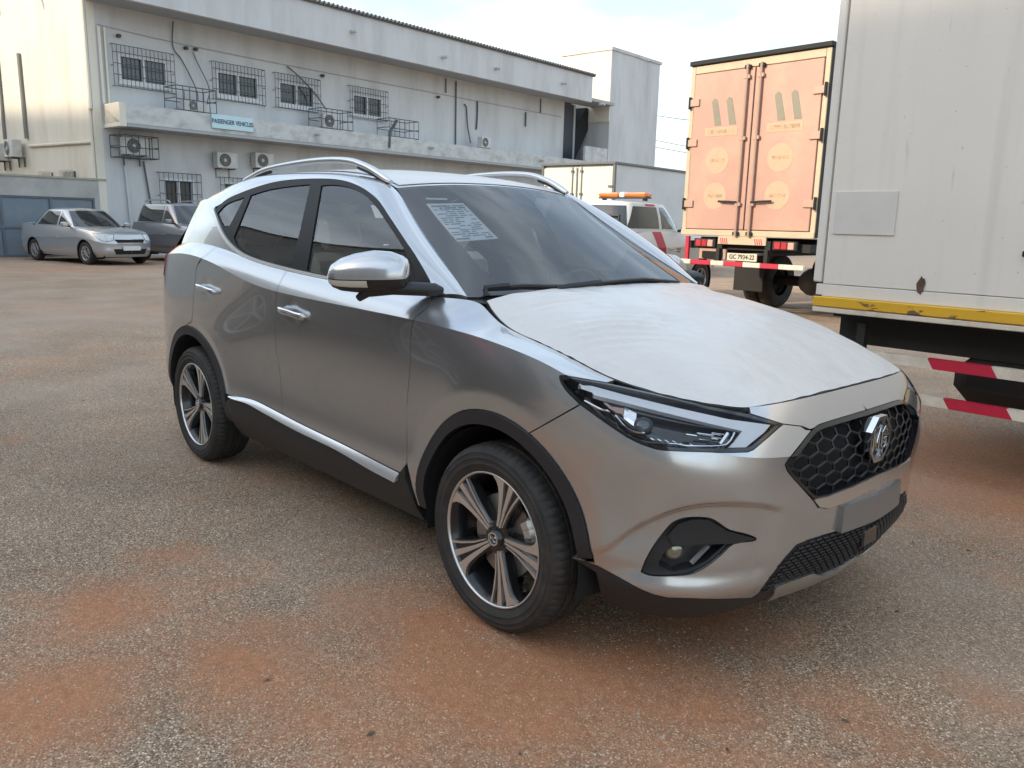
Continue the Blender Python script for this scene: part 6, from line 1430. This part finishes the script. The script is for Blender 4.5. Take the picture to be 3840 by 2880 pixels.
# ------------------------------------------------------------------ tall white box body at the right
def stain_white():
    m = bpy.data.materials.new('stained_white'); m.use_nodes = True; nt = m.node_tree; b = nt.nodes['Principled BSDF']; Lk = nt.links.new; b.inputs['Roughness'].default_value = .55
    tc = _n(nt, 'ShaderNodeTexCoord')
    def nz(scale, st, det=6., off=0.):
        mp = _n(nt, 'ShaderNodeMapping'); mp.inputs['Scale'].default_value = st; mp.inputs['Location'].default_value = (off, off, off); Lk(tc.outputs['Object'], mp.inputs[0]); n = _n(nt, 'ShaderNodeTexNoise', Scale=scale, Detail=det, Roughness=.6); Lk(mp.outputs[0], n.inputs['Vector']); return n.outputs['Fac']
    def rmp(s, p0, p1, c1):
        r = _n(nt, 'ShaderNodeValToRGB'); r.color_ramp.elements[0].position = p0; r.color_ramp.elements[1].position = p1; r.color_ramp.elements[0].color = (0, 0, 0, 1); r.color_ramp.elements[1].color = (c1,)*3+(1,); Lk(s, r.inputs[0]); return r.outputs[0]
    def mix(f, a, c):
        x = _n(nt, 'ShaderNodeMix', data_type='RGBA'); Lk(f, x.inputs[0])
        if isinstance(a, tuple): x.inputs[6].default_value = (*a, 1)
        else: Lk(a, x.inputs[6])
        x.inputs[7].default_value = (*c, 1); return x.outputs[2]
    c = mix(rmp(nz(.9, (1, 1, 1)), .35, .7, .7), (.80, .762, .70), (.72, .69, .64))
    c = mix(rmp(nz(5., (1, 1, .05), 5, 3.), .55, .72, .55), c, (.62, .60, .55))          # rain streaks
    c = mix(rmp(nz(2.6, (1, 1, .04), 4, 8.), .60, .72, .55), c, (.72, .60, .40))           # rusty runs
    c = mix(rmp(nz(14., (1, 1, .10), 5, 5.), .66, .74, .45), c, (.36, .34, .31))
    c = mix(rmp(nz(40., (1, 1, 1), 3, 1.), .70, .74, .5), c, (.25, .22, .19))
    Lk(c, b.inputs['Base Color'])
    n = _n(nt, 'ShaderNodeBump', Strength=.12, Distance=.02); Lk(nz(2.2, (1, 1, .5)), n.inputs['Height']); Lk(n.outputs[0], b.inputs['Normal']); return m
SW = stain_white(); YR = 2.2; X0 = -.50
rt = empty('box_truck', (X0, YR, 0), 0, 'tall stained white box truck body with yellow rail, side on', 'truck')
YEL = mat('chipped_yellow', (.72, .42, .03), rough=.5, noise=.08, nscale=4, dirt=(.14, .08, .05, .95), dscale=5.0, dlo=.575, dhi=.59, stretch=(.45, 1, 1.2))
for a, b in ((.06, 2.30), (2.305, 4.75), (4.755, 8.0)): MB().box(((a+b)/2, .03, 2.293), (b-a, .05, 2.44), .002).build('side_panel', SW, rt)
for a, b in ((.02, 1.72), (1.725, 4.4), (4.405, 8.0)): MB().box(((a+b)/2, .027, 1.033), (b-a, .05, .072), .002).build('skirt_panel', SW, rt)
MB().box((4.0, 1.25, 2.28), (7.9, 2.35, 2.5)).build('box_core', SW, rt)
MB().box((.02, .03, 2.33), (.05, .06, 2.5), .008).build('corner_post', SW, rt)
pq = [pl((2400+x/1.2764, 100+y/1.2764), 1, YR) for x, y in ((955, 790), (1235, 795), (1215, 1000), (925, 975))]
px0, px1 = min(p[0] for p in pq)-X0, max(p[0] for p in pq)-X0; pz0, pz1 = min(p[2] for p in pq), max(p[2] for p in pq)
MB().box(((px0+px1)/2, .0, (pz0+pz1)/2), (px1-px0, .008, pz1-pz0), .001).build('repair_patch', mat('patch_grey', (.68, .66, .62), rough=.5, noise=.05, nscale=5), rt)
MB().box((4.0, -.004, .965), (7.96, .05, .062), .006).build('yellow_rail', YEL, rt)
MB().box((4.0, .005, .915), (7.96, .06, .03), .004).build('lower_flange', WHP, rt)
for x, z in ((.04, .99), (1.15, 1.30), (1.9, 1.03)): MB().box((x, -.012, z), (.05, .02, .03), .004).build('rivet_plate', RUSTY, rt)
sc = mat('rust_scar', (.10, .065, .045), rough=.8, noise=.4, nscale=30)
q = pl((2400+1340/1.2764, 100+1255/1.2764), 1, YR); rr_ = random.Random(5)
mb = MB(); mb.prism([(q[0]-X0+(.018+.012*rr_.random())*math.cos(a)*(1 if math.sin(a) > 0 else .7), q[2]+(.07 if math.sin(a) > 0 else .035)*math.sin(a)*(.7+.5*rr_.random())) for a in np.linspace(0, 2*math.pi, 16, endpoint=False)], lambda a, b, e: (a, e, b), -.0012, .003); recalc(mb.build('rust_scar', sc, rt))
MB().box((4.0, .45, .80), (7.6, .12, .17)).build('chassis_rail', RUSTY, rt); MB().box((4.0, 1.9, .80), (7.6, .12, .17)).build('chassis_rail', RUSTY, rt); MB().box((4.0, 1.2, .89), (7.8, 2.2, .04)).build('floor_frame', RUSTY, rt)
for z, h, cuts in ((.668, .058, (.02, .73, 1.06, 1.50, 2.02, 2.45, 2.9, 3.3)), (.455, .055, (.02, .84, 1.16, 1.60, 2.10, 2.5, 2.9, 3.3))):
    gb = empty('guard_rail'); gb.parent = rt
    for k, (a, b) in enumerate(zip(cuts[:-1], cuts[1:])):
        mb = MB(); s = .03; f_ = lambda p, q_, e: (p, e, q_)
        mb.prism([(a, z-h/2) if k == 0 else (a+s, z-h/2), (b+s, z-h/2), (b-s*.2, z+h/2), (a, z+h/2) if k == 0 else (a-s*.2, z+h/2)], f_, -.005, .045); recalc(mb.build('rail_segment', RDP if k % 2 else WHP, gb))
for x in (.3, 1.6, 3.0): MB().box((x, .09, .62), (.05, .05, .46)).build('rail_bracket', RUSTY, rt)
for x, y in ((5.6, .42), (5.6, .70), (7.2, .5), (5.6, 1.95), (1.25, 1.95)):
    q_ = copy_tree(tw, rt); q_.location = (x, y, .48); q_.rotation_euler = (0, 0, 0 if y < 1.2 else math.pi)
MB().box((4.2, 1.1, .60), (6.6, .9, .30), .05).build('underbody_shade_block', RUSTY, rt); MB().box((3.9, .42, .58), (1.2, .5, .40), .08).build('fuel_tank', RUSTY, rt, 40)  # long dark block added to hide bright ground under the body; then the tank
MB().box((4.0, .24, .80), (7.8, .06, .20)).build('side_skirt', RUSTY, rt); MB().box((1.72, .36, .575), (1.85, .42, .30), .10).build('battery_box', RUSTY, rt, 40)
for w_ in (wA, wB, tw):
    for ch in list(w_.children):
        for c2 in list(ch.children): bpy.data.objects.remove(c2, do_unlink=True)
        bpy.data.objects.remove(ch, do_unlink=True)
    bpy.data.objects.remove(w_, do_unlink=True)
